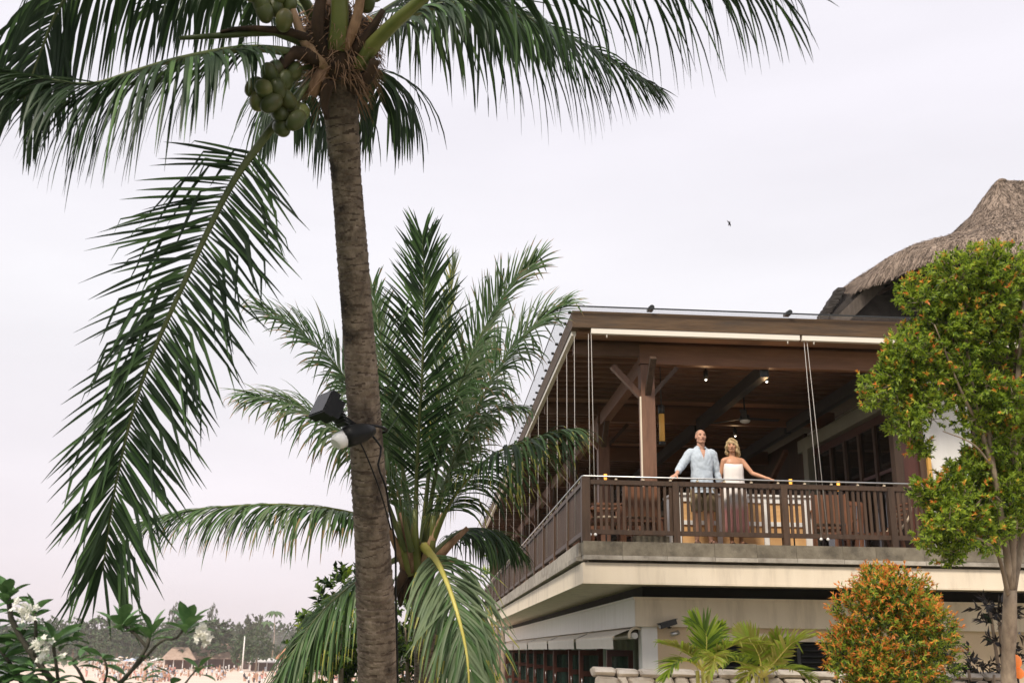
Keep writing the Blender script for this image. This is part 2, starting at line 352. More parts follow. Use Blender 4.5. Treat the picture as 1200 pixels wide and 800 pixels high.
# --- frieze and walls of the ground floor
bp('frieze', MB().box((.96, .9, -1.22), (UR, 1.05, -.80)).box((.935, .875, -.80), (UR, 1.0, -.765)), [M['cream']])
bp('frieze', MB().box((.95, .91, -1.22), (.9595, VR, -.80)).box((.9596, 1.0501, -1.22), (1.1, VR, -.80)).box((.925, .9, -.80), (.9345, VR, -.765)).box((.9346, 1.0001, -.80), (1.05, VR, -.765)), [M['white']])  # left face in the paler white: its brighter light is put into the colour
bp('gap_shade_strip', MB().box((1.12, 1.1, -.8), (UR, 1.2, -.587)).box((1.12, 1.201, -.8), (1.2, VR, -.587)), M['black'])  # black strip under the soffit, the recess shade put into its colour
wall = MB().box((1.1, 1.0, -ZO), (2.3, 1.2, -.801)).box((2.3, 1.0, -ZO), (4.95, 1.2, -2.75)).box((2.3, 1.0, -1.42), (4.95, 1.2, -.801)).box((4.95, 1.0, -ZO), (UR, 1.2, -.801))
bp('front_wall', wall, M['tan'])
bp('corner_pilaster', MB().box((1.07, .96, -ZO), (1.32, 1.26, -1.221)), M['white'])
bp('window_head', MB().box((2.22, .955, -1.42), (5.03, 1.003, -1.33)).box((2.24, .965, -1.33), (5.0, 1.002, -1.30)), M['cream'])
wn = bp('louvred_window', MB().box((2.3, 1.14, -2.75), (4.95, 1.19, -1.42)), M['black'])
for k in range(3): bp('frame', MB().box((2.3 + k * 1.3, 1.04, -2.75), (2.36 + k * 1.3, 1.12, -1.42)), M['darksteel'], wn)
lm = MB().bar((-.6, 0, 0), (.6, 0, 0), .09, .012, (0, .5, 1)).mesh('louvre_slat')
for k in range(2):
    for j in range(14): bcopy('louvre_slat', lm, M['darksteel'], 2.98 + k * 1.3, 1.09, -1.48 - j * .09, wn)
bp('room_floor', MB().box((1.15, 1.25, -ZO - .02), (UR, VR, -ZO + .03)), M['tan'])
bp('room_wall', MB().box((6.2, 1.25, -ZO), (6.4, VR, -.61)).box((1.2, VR - .2, -ZO), (6.2, VR, -.61)), M['tan'])
bp('room_ceiling', MB().box((1.21, 1.21, -.85), (6.2, VR - .2, -.81)), M['white'])
# --- folding doors standing open along the left side
def door_leaf(v, u0, u1, nb=2, curtain=True):
    z0, z1 = -ZO + .04, -1.58; fw = .085
    fr = MB().box((u0, v - .025, z0), (u0 + fw, v + .025, z1)).box((u1 - fw, v - .025, z0), (u1, v + .025, z1))
    zs = [z0, z0 + .55, -2.08, z1]
    for i, z in enumerate(zs):
        h = .1; a = z if i < 3 else z - h
        fr.box((u0 + fw, v - .022, a), (u1 - fw, v + .022, a + h))
    d = bp('folding_door', fr, M['door'])
    for i in range(3):
        bp('pane', MB().box((u0 + fw - .01, v - .004, zs[i] + .09), (u1 - fw + .01, v + .004, zs[i + 1] + .01 if i < 2 else z1 - .09)), M['glassp'], d)
    bp('handle', MB().tube([(u0 + .045, v - .03, -2.3), (u0 + .045, v - .075, -2.28), (u0 + .045, v - .075, -2.14), (u0 + .045, v - .03, -2.12)], .008, 6), M['steel'], d)
    return d
for v, a in ((2.3, .72), (5.6, .70), (7.4, .72), (10.2, .70), (12.4, .70), (15.2, .7), (17.6, .7), (20.6, .7), (23.4, .7), (27, .7)): door_leaf(v, a, 1.17)
cur = mat('pale_curtain', (.34, .42, .37), (.44, .52, .46), 3, .9, .2, (9, 9, .4))
for v in (3.4, 6.6, 8.7, 11.4, 13.6, 16.6, 19.2, 22.2, 25.2):
    V_ = []; n = 26
    for k in range(n): V_ += [(1.28 + k * .035, v + .04 * math.sin(k * 1.3), -ZO + .05), (1.28 + k * .035, v + .04 * math.sin(k * 1.3 + .3), -1.3)]
    bp('curtain', MB().add(V_, [(2 * k, 2 * k + 2, 2 * k + 3, 2 * k + 1) for k in range(n - 1)], 0, True), cur)
for v in (1.3, 6.0, 11, 16.3, 21.5, 26.5): bp('door_post', MB().box((1.12, v - .06, -ZO), (1.24, v + .06, -1.3)), M['door'])
bp('door_head', MB().box((1.13, 1.27, -1.40), (1.23, VR, -1.222)), M['door'])
# --- awnings
av = [.98, 5.7, 10.8, 16.4, 22.0, 27.6]
for i in range(5):
    v0, v1 = av[i] + .1, av[i + 1] - .22; n = 12
    V_ = []; prof = [(1.02, -1.235), (.88, -1.27), (.74, -1.325), (.635, -1.37), (.615, -1.39), (.62, -1.415), (.63, -1.565)]
    for k in range(n + 1):
        vv = v0 + (v1 - v0) * k / n
        for j, (pu, pz) in enumerate(prof): V_.append((pu, vv + (.0 if j < 5 else rnd.uniform(-.01, .01)), pz - (.012 * math.sin(k / n * math.pi) if j in (1, 2) else 0) + (rnd.uniform(-.006, .006) if j == 6 else 0)))
    m_ = len(prof); F_ = [(k * m_ + j, k * m_ + j + 1, (k + 1) * m_ + j + 1, (k + 1) * m_ + j) for k in range(n) for j in range(m_ - 1)]
    a_ = bp('awning', MB().add(V_, F_, 0, True), M['awn'])
    bp('front_bar', MB().box((.622, v0 + .02, -1.405), (.652, v1 - .02, -1.372)), M['cream'], a_)
    bp('roller', MB().tube([(.98, v0 - .02, -1.36), (.98, v1, -1.36)], .05, 12), M['white'], a_)
    arc = [(1.0 - .12 * math.cos(t) , v0 - .03, -1.36 + .12 * math.sin(t)) for t in np.linspace(-.4, 2.2, 9)]
    bp('end_cover', MB().tube(arc, .022, 6), M['cream'], a_)
    for vv in (v0 + .4, v1 - .4): bp('folding_arm', MB().bar((1.05, vv, -1.36), (.65, vv + .1, -1.40), .03, .03), M['white'], a_)
# --- canopy: columns, beams, joists, ceiling, glass
VC = [.72 + 4.6 * k for k in range(7)]
colm = MB().box((-.115, -.115, 0), (.115, .115, 3.0)).mesh('column'); 
for v in VC: bcopy('column', colm, M['redwood'], 1.195, v, .0)
cf = M['darksteel']
bp('column_plate', MB().box((1.055, VC[0] - .14, .0), (1.335, VC[0] + .14, .012)), cf)
bp('column_edge', MB().box((1.058, VC[0] - .119, .0), (1.0795, VC[0] - .08, 2.45)), M['cream'])
for v in VC:
    bp('brace', MB().bar((1.12, v, 2.45), (.62, v, 2.99), .09, .11, (0, 1, 0)), M['redwood'])
    bp('brace', MB().bar((1.28, v, 2.5), (1.72, v, 2.99), .07, .09, (0, 1, 0)), M['wood'])
    bp('brace', MB().bar((1.195, v - .09, 2.5), (1.195, v - .6, 2.99), .08, .1, (1, 0, 0)), M['wood'])
    bp('cross_beam', MB().box((1.08, v - .07, 3.03), (6.2, v + .07, 3.36)), M['terra'])
    bp('cross_beam', MB().box((-.04, v - .06, 3.17), (1.079, v + .06, 3.36)), M['joist'])
for u_, m_ in ((1.195, 'terra'), (3.25, 'darksteel'), (5.2, 'darksteel')):
    for a, b in zip(VC, VC[1:] + [VR]):
        bp('main_beam', MB().box((u_ - .075, a + .075, 2.93 if m_ == 'terra' else 2.9), (u_ + .075, b - .075, 3.20 if m_ == 'terra' else 3.12)), M[m_])
bp('eave_beam', MB().box((-.15, -.02, 3.42), (UR, .09, 3.70), ), M['beam'])
bp('eave_beam', MB().box((-.15, .0905, 3.42), (-.04, VR + 1.2, 3.70)), M['beam'])
bp('eave_beam', MB().box((-.039, VR + 1.1, 3.3), (UR, VR + 1.2, 3.70)), M['beam'])
bp('blind_track', MB().box((.16, -.01, 3.33), (3.62, .07, 3.417)), M['track']); bp('blind_track', MB().box((3.66, -.01, 3.33), (UR, .07, 3.417)), M['track'])
bp('blind_track', MB().box((-.135, .2, 3.34), (-.06, VR, 3.417)), M['track'])
for u_ in (.42, 3.42, 3.86, 6.5): bp('track_hook', MB().tube([(u_, .02, 3.33), (u_, .02, 3.27)], .012, 6), M['track'])
jm = MB().box((0, -.04, .055), (6.2, .04, .12)).mesh('joist'); cm = MB().box((0, -.165, 0), (6.2, .165, .03)).mesh('ceiling_board')
k = 0; v = .28
while v < VR + 1:
    if min(abs(v - c) for c in VC) > .1: bcopy('joist', jm, M['joist'], -.035, v, 3.385)
    bcopy('ceiling_board', cm, M['board'], -.035, v + .18, 3.507 + rnd.uniform(0, .006)); v += .36
bp('roof_deck', MB().box((-.03, .1, 3.55), (UR, VR + 1, 3.6)), M['joist'])
v = -.10
gmesh = MB().box((0, .004, 0), (9.8, 1.496, .012)).mesh('roof_pane')
while v < VR + 1: bcopy('roof_pane', gmesh, M['roofglass'], -.32, v, 3.745); v += 1.5
bp('pane_rail', MB().box((-.332, -.10, 3.739), (-.321, VR + 1.2, 3.762)).box((-.321, -.112, 3.739), (UR, -.101, 3.762)), M['darksteel'])
bm_ = MB().tube([(0, 0, 0), (0, 0, .04)], .028, 8).mesh('glass_bolt')
v = .15
while v < VR: bcopy('glass_bolt', bm_, M['darksteel'], -.17, v, 3.702); v += .62
clm = MB().box((-.045, -.02, .06), (.045, .16, .10)).tube([(0, -.07, .075), (0, .05, .085)], .042, 8).mesh('roof_clamp')
for u_ in (1.15, 3.45, 5.7): bcopy('roof_clamp', clm, M['darksteel'], u_, -.04, 3.703)
def cable(u0, v0, u1, v1, z0=.12, z1=3.33, r=.0045): bp('guide_cable', MB().tube([(u0, v0, z1), (u1, v1, z0)], r, 6), M['cable'])
cable(.12, .03, .12, .03); cable(.165, .03, .20, .03); cable(3.70, .03, 3.75, .02); cable(3.75, .03, 3.86, .02)
for v in (.12, 1.1, 2.5, 4.2, 6.0, 8.0, 10.2, 12.8, 15.8, 19.2, 23): cable(-.1, v, -.1, v)
for u_ in (3.75, 3.86, .12, .2): bp('cable_anchor', MB().ball((u_, .03, .11), .025), M['wplastic'])
# --- right hand block on the balcony
bp('upper_wall', MB().box((6.12, 1.2, 0), (7.0, 1.4, 3.3)).box((6.3, 1.4, 0), (6.5, VR, 3.3)), M['white'])
bp('timber_wall', MB().box((7.002, 1.22, 0), (UR, 1.4, 3.3)), M['wood'])
for k in range(9): bp('wall_board', MB().box((7.02 + k * .28, 1.195, 0), (7.28 + k * .28, 1.219, 3.3)), M['wood'])
bp('back_lining', MB().box((6.22, 7.2, .01), (6.29, VR, 3.3)).box((.3, VR + .5, .5), (6.2, VR + .6, 3.3)), M['wood'])
bp('timber_panel', MB().box((5.62, 1.18, 0), (6.118, 1.26, 3.0)), M['door'])
bp('timber_post', MB().box((5.56, 1.12, 0), (5.70, 1.3, 3.2)), M['wood']); bp('timber_post', MB().box((6.0, 1.14, 0), (6.11, 1.179, 3.2)), M['wood'])
gd = bp('glazed_screen', MB().box((5.98, 1.3, .0), (6.06, 6.6, .25)).box((5.98, 1.3, 2.55), (6.06, 6.6, 2.7)).box((5.985, 1.3, 1.6), (6.055, 6.6, 1.66)), M['door'])
for k in range(8):
    v = 1.36 + k * .74; bp('mullion', MB().box((5.96, v - .05, .251), (6.08, v + .05, 2.549)), M['wood'], gd)
    if k < 7:
        bp('pane', MB().box((6.01, v + .05, .25), (6.02, v + .69, 1.6)), M['darkglass'], gd); bp('pane', MB().box((6.01, v + .05, 1.66), (6.02, v + .69, 2.55)), M['darkglass'], gd)
pel = mat('grey_green_paint', (.24, .25, .205), (.31, .32, .265), 2, .6)
bp('pelmet', MB().box((5.86, 1.32, 2.72), (6.12, 6.7, 3.0)), pel)
bp('service_column', MB().box((5.86, 6.1, 0), (6.1, 6.4, 2.72)), pel)
bp('roof_strut', MB().bar((5.9, 7.6, 2.95), (5.9, 8.9, 2.4), .1, .1), M['terra']); bp('roof_strut', MB().bar((5.9, 8.9, 2.4), (5.9, 8.9, 1.3), .1, .1, (1, 0, 0)), M['terra'])
# --- railing
rl = bp('railing', MB().box((.0, .012, .885), (UR, .088, .955)).box((.0, .025, .12), (UR, .075, .19)).box((.012, .0885, .885), (.088, VR, .955)).box((.025, .0885, .12), (.075, VR, .19)), M['wood'])
bal = MB().box((-.021, -.016, .19), (.021, .016, .885)).mesh('baluster')
post = MB().box((-.05, -.055, 0), (.05, .055, .93)).mesh('post'); cpost = MB().box((0, 0, 0), (.13, .13, .99)).mesh('post')
bcopy('post', cpost, M['wood'], -.012, -.012, .004, rl)
pu = [1.47, 3.2, 4.93, 6.66, 8.4]
for u_ in pu: bcopy('post', post, M['wood'], u_, .05, .0045, rl)
nb = 1
u = .2
while u < UR - .05:
    if min(abs(u - q) for q in pu) > .075: bcopy('baluster', bal, M['wood'], u + rnd.uniform(-.005, .005), .05 + rnd.uniform(-.003, .003), 0, rl, rnd.uniform(-.06, .06)); nb += 1
    u += .0915
v = .2; rest = MB()
pv = [2.0 * k for k in range(1, 16)]
for q in pv: bcopy('post', post, M['wood'], .05, q, .0045, rl)
while v < VR:
    if min(abs(v - q) for q in pv) > .07:
        if nb < 296: bcopy('baluster', bal, M['wood'], .05, v, 0, rl, R_(90)); nb += 1
        else: rest.box((.034, v - .021, .19), (.066, v + .021, .885))
    v += .0915
if rest.v: bp('baluster', rest, M['wood'], rl, kind='stuff')
hr = bp('handrail', MB().tube([(UR, .0, 1.005), (.02, .0, 1.005), (.0, .02, 1.005), (.0, VR, 1.005)], .013, 8), M['steel'], rl)
brk = MB().tube([(0, 0, .955), (0, 0, 1.0)], .009, 6).box((-.018, -.02, .956), (.018, .02, .978)).mesh('bracket')
u = .1
while u < UR: bcopy('bracket', brk, M['rope'], u, .02, 0, rl); u += .43
v = .5
while v < VR: bcopy('bracket', brk, M['steel'], .02, v, 0, rl); v += .8
# --- fixtures under the canopy (things of their own)
fan = thing('ceiling_fan', 'black three bladed ceiling fan under the balcony canopy', 'ceiling fan', WB(3.67, 3.4, 2.72), BR)
link('motor', MB().tube([(0, 0, 0), (0, 0, .1)], [.11, .09], 14).tube([(0, 0, .1), (0, 0, .66)], .018, 8).mesh('motor'), M['darksteel'], fan)
link('lamp_bowl', MB().ball((0, 0, -.01), (.1, .1, .05)).mesh('lamp_bowl'), M['wplastic'], fan)
blm = MB().add([(.1, -.05, .04), (.72, -.075, .05), (.74, .06, .035), (.1, .04, .03), (.1, -.05, .05), (.72, -.075, .06), (.74, .06, .045), (.1, .04, .04)], [(3, 2, 1, 0), (4, 5, 6, 7), (0, 1, 5, 4), (1, 2, 6, 5), (2, 3, 7, 6), (3, 0, 4, 7)]).mesh('blade')
for k in range(3): link('blade', blm, M['darksteel'], fan, (0, 0, 0), (0, 0, k * 2.094 + .2))
spots = [(2.34, 1.19, 'lit spotlight hanging left of the man\'s head under the canopy'), (3.42, 1.2, 'lit spotlight hanging beside the dark main beam above the woman'), (1.55, 7.2, 'small lit spotlight deep under the canopy beside the front column'), (4.2, 5.9, 'small lit spotlight deep under the canopy right of the woman')]
for u_, v_, lb in spots:
    s_ = thing('spotlight', lb, 'spotlight', WB(u_, v_, 2.93), BR, 'spotlights under the canopy')
    link('can', MB().tube([(0, 0, .0), (0, 0, .16)], .042, 10).tube([(0, 0, .16), (0, 0, .44)], .012, 6).mesh('can'), M['darksteel'], s_)
    ld = bpy.data.lights.new('spotlight_lamp', 'POINT'); ld.energy = 2.2; ld.color = (1, .62, .32); ld.shadow_soft_size = .04; lo = bpy.data.objects.new('lamp', ld); COL.objects.link(lo); lo.parent = s_; lo.location = (0, 0, -.16)
    link('bulb', MB().ball((0, 0, -.005), (.02, .02, .015), nu=8, nv=5).mesh('bulb'), M['lampon'], s_)
la = thing('hanging_lantern', 'tall amber glass lantern hanging behind the front column', 'lantern', WB(1.72, 2.0, 1.92), BR)
link('glass_tube', MB().tube([(0, 0, .06), (0, 0, .56)], .05, 12).mesh('glass_tube'), M['amber'], la)
link('cap', MB().tube([(0, 0, .56), (0, 0, .72)], .058, 12).mesh('cap'), M['darksteel'], la); link('base_cap', MB().tube([(0, 0, 0), (0, 0, .06)], .058, 12).mesh('base_cap'), M['darksteel'], la)
link('rod', MB().tube([(0, 0, .72), (0, 0, 1.47)], .01, 6).mesh('rod'), M['darksteel'], la)
for u_, v_, lb in ((.42, .35, 'small amber lamp behind the railing near the balcony corner'), (3.45, .4, 'small amber lamp behind the railing right of the woman\'s hand'), (4.28, .5, 'small amber lamp behind the railing right of the slanting cables')):
    t_ = thing('table_lamp', lb, 'lamp', WB(u_, v_, 0), BR, 'amber lamps behind the railing')
    link('pole', MB().tube([(0, 0, 0), (0, 0, .02), (0, 0, .025), (0, 0, .94)], [.09, .09, .012, .012], 10).mesh('pole'), M['darksteel'], t_)
    link('shade', MB().tube([(0, 0, .94), (0, 0, 1.1)], [.022, .028], 10).mesh('shade'), M['candle'], t_)
sc_ = thing('wall_sconce', 'narrow amber wall light at the edge of the white upstairs wall', 'wall light', WB(6.14, 1.10, 1.15), BR)
link('diffuser', MB().box((-.03, -.03, 0), (.03, .03, .55)).mesh('diffuser'), M['amber'], sc_); link('bracket', MB().box((-.02, .03, .3), (.02, .095, .5)).mesh('bracket'), M['darksteel'], sc_)
# --- service counter behind the couple
sk = thing('service_counter', 'long white framed service counter with tan panels behind the couple', 'counter', WB(1.64, .92, 0), BR)
link('frame', MB().box((0, 0, 0), (.12, .62, .88)).box((2.2, 0, 0), (2.32, .62, .88)).box((.12, .002, .78), (2.2, .08, .88)).box((.12, .003, .40), (2.2, .06, .47)).box((.72, .004, 0), (.80, .07, .4)).box((1.5, .004, 0), (1.58, .07, .4)).box((.72, .004, .47), (.80, .07, .78)).box((1.5, .004, .47), (1.58, .07, .78)).mesh('frame'), M['white'], sk)
for a in (.12, .80, 1.58):
    b = {.12: .72, .80: 1.5, 1.58: 2.2}[a]
    for z0, z1 in ((.0, .40), (.47, .78)): link('panel', MB().box((a + .004, .03, z0), (b - .004, .055, z1)).mesh('panel'), M['panel'], sk)
link('countertop', MB().box((-.03, -.03, .88), (2.35, .66, .915)).mesh('countertop'), M['white'], sk)
link('back', MB().box((.12, .58, 0), (2.2, .62, .879)).mesh('back'), M['white'], sk)
# --- chairs and tables
def armchair(label, u, v, rz, kind=0):
    c = thing('armchair', label, 'chair', WB(u, v, 0), BR + rz, 'wooden chairs on the balcony')
    for sx in (-1, 1):
        link('leg', MB().bar((sx * .27, -.26, 0), (sx * .27, -.26, .62), .05, .05).mesh('leg'), M['wood2'], c)
        link('leg', MB().bar((sx * .27, .27, 0), (sx * .27, .34, .92), .05, .05).mesh('leg'), M['wood2'], c)
        link('arm', MB().bar((sx * .27, -.32, .64), (sx * .27, .32, .64), .075, .03).mesh('arm'), M['wood2'], c)
    link('seat', MB().box((-.25, -.27, .36), (.25, .27, .41)).mesh('seat'), M['wood2'], c)
    if kind == 0: link('back', MB().bar((0, .30, .44), (0, .345, .90), .49, .03, (0, 1, 0)).mesh('back'), M['wood2'], c)
    else:
        for k in range(6): link('slat', MB().bar((-.21 + k * .084, .30, .42), (-.21 + k * .084, .345, .88), .045, .02, (0, 1, 0)).mesh('slat'), M['wood2'], c)
        link('top_rail', MB().bar((-.27, .345, .9), (.27, .345, .9), .04, .07).mesh('top_rail'), M['wood2'], c)
    link('cushion', MB().ball((0, -.01, .44), (.24, .25, .05), nu=16, nv=8).mesh('cushion'), M['rope'], c)
    return c
armchair('wooden armchair facing right beside the balcony corner post', .48, .75, R_(80))
armchair('solid backed wooden armchair seen from behind left of the front column', .98, .62, R_(180))
armchair('wooden armchair with slatted back beyond the front column', 1.35, 2.3, R_(20), 1)
armchair('reddish wooden chair just right of the white framed counter', 4.22, 1.0, R_(172))
armchair('wooden chair with slatted back right of the slanting cables', 4.75, 1.9, R_(200), 1)
tb = thing('dining_table', 'square wooden dining table behind the left balcony chairs', 'table', WB(.78, 1.5, 0), BR)
link('tabletop', MB().box((-.4, -.4, .71), (.4, .4, .75)).mesh('tabletop'), M['wood2'], tb)
for sx in (-1, 1):
    for sy in (-1, 1): link('leg', MB().box((sx * .35 - .03, sy * .35 - .03, 0), (sx * .35 + .03, sy * .35 + .03, .709)).mesh('leg'), M['wood2'], tb)
dk = thing('lounge_chair', 'low slatted wooden lounge chair with pale rope edge behind the right railing', 'lounge chair', WB(4.95, .75, 0), BR)
link('seat_frame', MB().bar((-.5, 0, .22), (.3, 0, .3), .5, .06).mesh('seat_frame'), M['wood2'], dk)
for k in range(6): link('slat', MB().bar((.3 + k * .035, -.24, .32 + k * .09), (.3 + k * .035, .24, .32 + k * .09), .07, .02).mesh('slat'), M['wood2'], dk)
for sy in (-1, 1):
    link('leg', MB().bar((-.45, sy * .25, 0), (-.42, sy * .25, .25), .05, .05).mesh('leg'), M['wood2'], dk); link('leg', MB().bar((.34, sy * .25, 0), (.30, sy * .25, .3), .05, .05).mesh('leg'), M['wood2'], dk)
    ac = [(.25 + .25 * math.sin(t), sy * .27, .30 + .42 * t / 1.8) for t in np.linspace(0, 1.8, 8)]
    link('arm_hoop', MB().tube(ac, .022, 7).mesh('arm_hoop'), M['rope'], dk)
bx_ = thing('planter_box', 'grey concrete planter box on the balcony floor behind the railing', 'planter', WB(1.12, .3, 0), BR)
link('trough', MB().box((-.28, -.06, 0), (.28, .14, .13)).mesh('trough'), M['concrete'], bx_)
link('soil', MB().box((-.25, -.04, .1301), (.25, .12, .134)).mesh('soil'), M['mortar'], bx_)
# --- security camera
cc = thing('security_camera', 'small black security camera mounted high on the tan ground floor wall', 'security camera', WB(1.52, .995, -1.2), BR)
link('mount', MB().tube([(0, 0, 0), (0, -.03, 0)], .045, 10).tube([(0, -.03, 0), (-.02, -.1, -.02)], .015, 6).mesh('mount'), M['darksteel'], cc)
link('housing', MB().bar((.08, -.12, .06), (-.19, -.2, -.02), .085, .075).bar((.09, -.118, .105), (-.22, -.208, .02), .1, .008).mesh('housing'), M['darksteel'], cc)
link('lens', MB().tube([(-.19, -.2, -.02), (-.2, -.203, -.023)], .03, 10).mesh('lens'), M['steel'], cc)
cb = thing('bullet_camera', 'smaller bullet camera hanging just below the security camera on the tan wall', 'security camera', WB(1.62, .995, -1.32), BR)
link('mount', MB().tube([(0, 0, 0), (0, -.06, 0)], .03, 8).mesh('mount'), M['darksteel'], cb)
link('housing', MB().tube([(.03, -.08, .02), (-.1, -.12, -.02)], .035, 10).mesh('housing'), M['steel'], cb)

# ------------------------------------------------------------------ thatched pavilion behind
TC = WB(13.05, 10.0, 0)
TB = thing('thatched_pavilion', 'round pavilion with grey brown thatched roof rising behind the timber canopy', 'building', (TC.x, TC.y, GZ), BR)
TZ = BC.z + 7.9 - GZ; H_ = 3.5; AX = np.array([.4, .0])
def trad(th): return 4.5 + 1.2 * np.clip(np.cos(th), 0, 1)
def tpt(s, th):
    "s = 0 at the eave, 1 at the apex"
    R0 = trad(th); x = R0 * np.cos(th) * ((1 - s) + .2 * np.clip(s, 0, 1) * (np.cos(th) > 0)) + AX[0] * s; y = R0 * np.sin(th) * (1 - s) + AX[1] * s
    z = np.interp(s, [-.06, 0, .05, .15, .3, .57, .8, .97, 1], [-.16, -.04, .05, .145, .25, .365, .655, .97, 1.0]) * H_
    course = .035 * ((s * 9) % 1.0) * (s < .95)
    return x, y, z + course + .05 * np.sin(th * 7 + s * 9) * (1 - s) + .04 * np.sin(th * 13 - s * 17) * (1 - s)
nr_, nt_ = 90, 240
S_, T_ = np.meshgrid(np.linspace(0, 1, nr_), np.linspace(0, 2 * math.pi, nt_, endpoint=False), indexing='ij')
X_, Y_, Z_ = tpt(S_, T_); Z_ = Z_ + RNG.normal(0, .018, Z_.shape); Z_[0] += RNG.normal(0, .035, nt_)
top = np.stack([X_, Y_, Z_], -1).reshape(-1, 3)
Xb, Yb, Zb = tpt(np.clip(S_ * .5 + .02, 0, 1), T_); bot = np.stack([Xb, Yb, Zb - .32 - .2 * S_], -1)[::8].reshape(-1, 3); nb_ = len(range(0, nr_, 8))
idx = np.arange(nr_ * nt_).reshape(nr_, nt_); ib = np.arange(nb_ * nt_).reshape(nb_, nt_) + nr_ * nt_
q = lambda I: np.stack([I[:-1], np.roll(I[:-1], -1, 1), np.roll(I[1:], -1, 1), I[1:]], -1).reshape(-1, 4)
side = np.stack([ib[0], np.roll(ib[0], -1), np.roll(idx[0], -1), idx[0]], 1)
Vt = np.vstack([top, bot]); Vt[:, 2] += TZ
link('thatch_roof', mesh_np('thatch_roof', Vt, np.vstack([q(idx), q(ib)[:, ::-1], side]), None, True), M['thatch'], TB)
ns_ = 34000
st_ = RNG.uniform(0, 1, ns_) ** 1.4; tt_ = RNG.uniform(math.pi * .75, 2.1 * math.pi, ns_); e_ = RNG.random(ns_) < .24; st_[e_] = RNG.uniform(-.01, .03, e_.sum())
ln = RNG.uniform(.10, .34, ns_); a0, b0, z0 = tpt(st_, tt_); s2 = st_ - ln / 5; t2 = tt_ + RNG.normal(0, .05, ns_) / np.maximum(1 - st_, .12) * .4; a1, b1, z1 = tpt(s2, t2)
p0 = np.stack([a0, b0, z0 + .01], 1); p1 = np.stack([a1, b1, z1 + RNG.uniform(-.01, .06, ns_)], 1)
wd = nrm(np.cross(p1 - p0, np.stack([np.cos(tt_), np.sin(tt_), np.ones(ns_)], 1))) * RNG.uniform(.004, .013, ns_)[:, None]
Vs = np.stack([p0 - wd, p0 + wd, p1 + wd * .5, p1 - wd * .5], 1).reshape(-1, 3); Vs[:, 2] += TZ
link('thatch_straw', mesh_np('thatch_straw', Vs, np.arange(ns_ * 4).reshape(-1, 4), (RNG.random(ns_) < .4).astype(int)), [M['straw'], M['darkstraw']], TB, kind='stuff')
cap_ = MB()
for k in range(16): cap_.ball((AX[0] + .12 * k * (.5 if k > 3 else .1), AX[1] + rnd.uniform(-.12, .12), TZ + H_ * .985 - .05 * k + rnd.uniform(-.05, .06)), (rnd.uniform(.09, .16), .12, rnd.uniform(.05, .10)), nu=7, nv=5)
link('ridge_cap', cap_.mesh('ridge_cap'), M['thatch'], TB)
link('pavilion_wall', MB().tube([(0, 0, 0), (0, 0, TZ - .1)], 3.4, 24, sm=False).mesh('pavilion_wall'), M['darkroof'], TB)
for k in range(18):
    a = k * math.pi / 9 + .1; link('rafter', MB().bar((2.5 * math.cos(a), 2.5 * math.sin(a), TZ + .75), (4.25 * math.cos(a), 4.25 * math.sin(a), TZ - .22), .1, .14).mesh('rafter'), M['darkroof'], TB)
# the dark lower roof under the thatch, with its barge board
LO = WB(7.0, 9.0, 0)
lr = thing('lower_roof', 'dark shingled lower roof sloping down under the thatched eave', 'roof', (LO.x, LO.y, GZ), BR)
def lz(z): return BC.z + z - GZ
za, zb_, ua, ub = lz(7.55), lz(6.8), 1.08, .58
def up(t): return ua + (ub - ua) * t, za + (zb_ - za) * t
(u0_, z0_), (u1_, z1_) = (ua + .5, za + .05), up(1.6)
link('roof_slab', MB().add([(u0_, 0, z0_), (u1_, 0, z1_), (u1_, 5, z1_), (u0_, 5, z0_), (u0_ + .15, 0, z0_ - .1), (u1_ + .15, 0, z1_ - .1), (u1_ + .15, 5, z1_ - .1), (u0_ + .15, 5, z0_ - .1)], [(0, 3, 2, 1), (4, 5, 6, 7), (0, 1, 5, 4), (1, 2, 6, 5), (2, 3, 7, 6), (3, 0, 4, 7)]).mesh('roof_slab'), M['darkroof'], lr)
for k in range(26):
    a_, b_ = up(k * .06); link('shingle', MB().box((a_ - .05, -.06, b_ - .04), (a_ + .16, .3, b_ + .03), jit=.015).mesh('shingle'), M['darkroof'], lr)
link('barge_board', MB().bar((2.15, -.12, lz(7.72)), (.85, -.12, lz(6.5)), .05, .30, (0, 0, 1)).mesh('barge_board'), M['rafter'], lr)
link('gable_wall', MB().box((1.3, .05, lz(3.6)), (6, .25, lz(7.45))).add([(.5, .06, lz(6.5)), (1.299, .06, lz(6.5)), (1.299, .06, lz(7.45)), (1.1, .06, lz(7.45)), (.5, .24, lz(6.5)), (1.299, .24, lz(6.5)), (1.299, .24, lz(7.45)), (1.1, .24, lz(7.45))], [(0, 1, 2, 3), (7, 6, 5, 4), (0, 3, 7, 4)]).mesh('gable_wall'), M['darkroof'], lr)

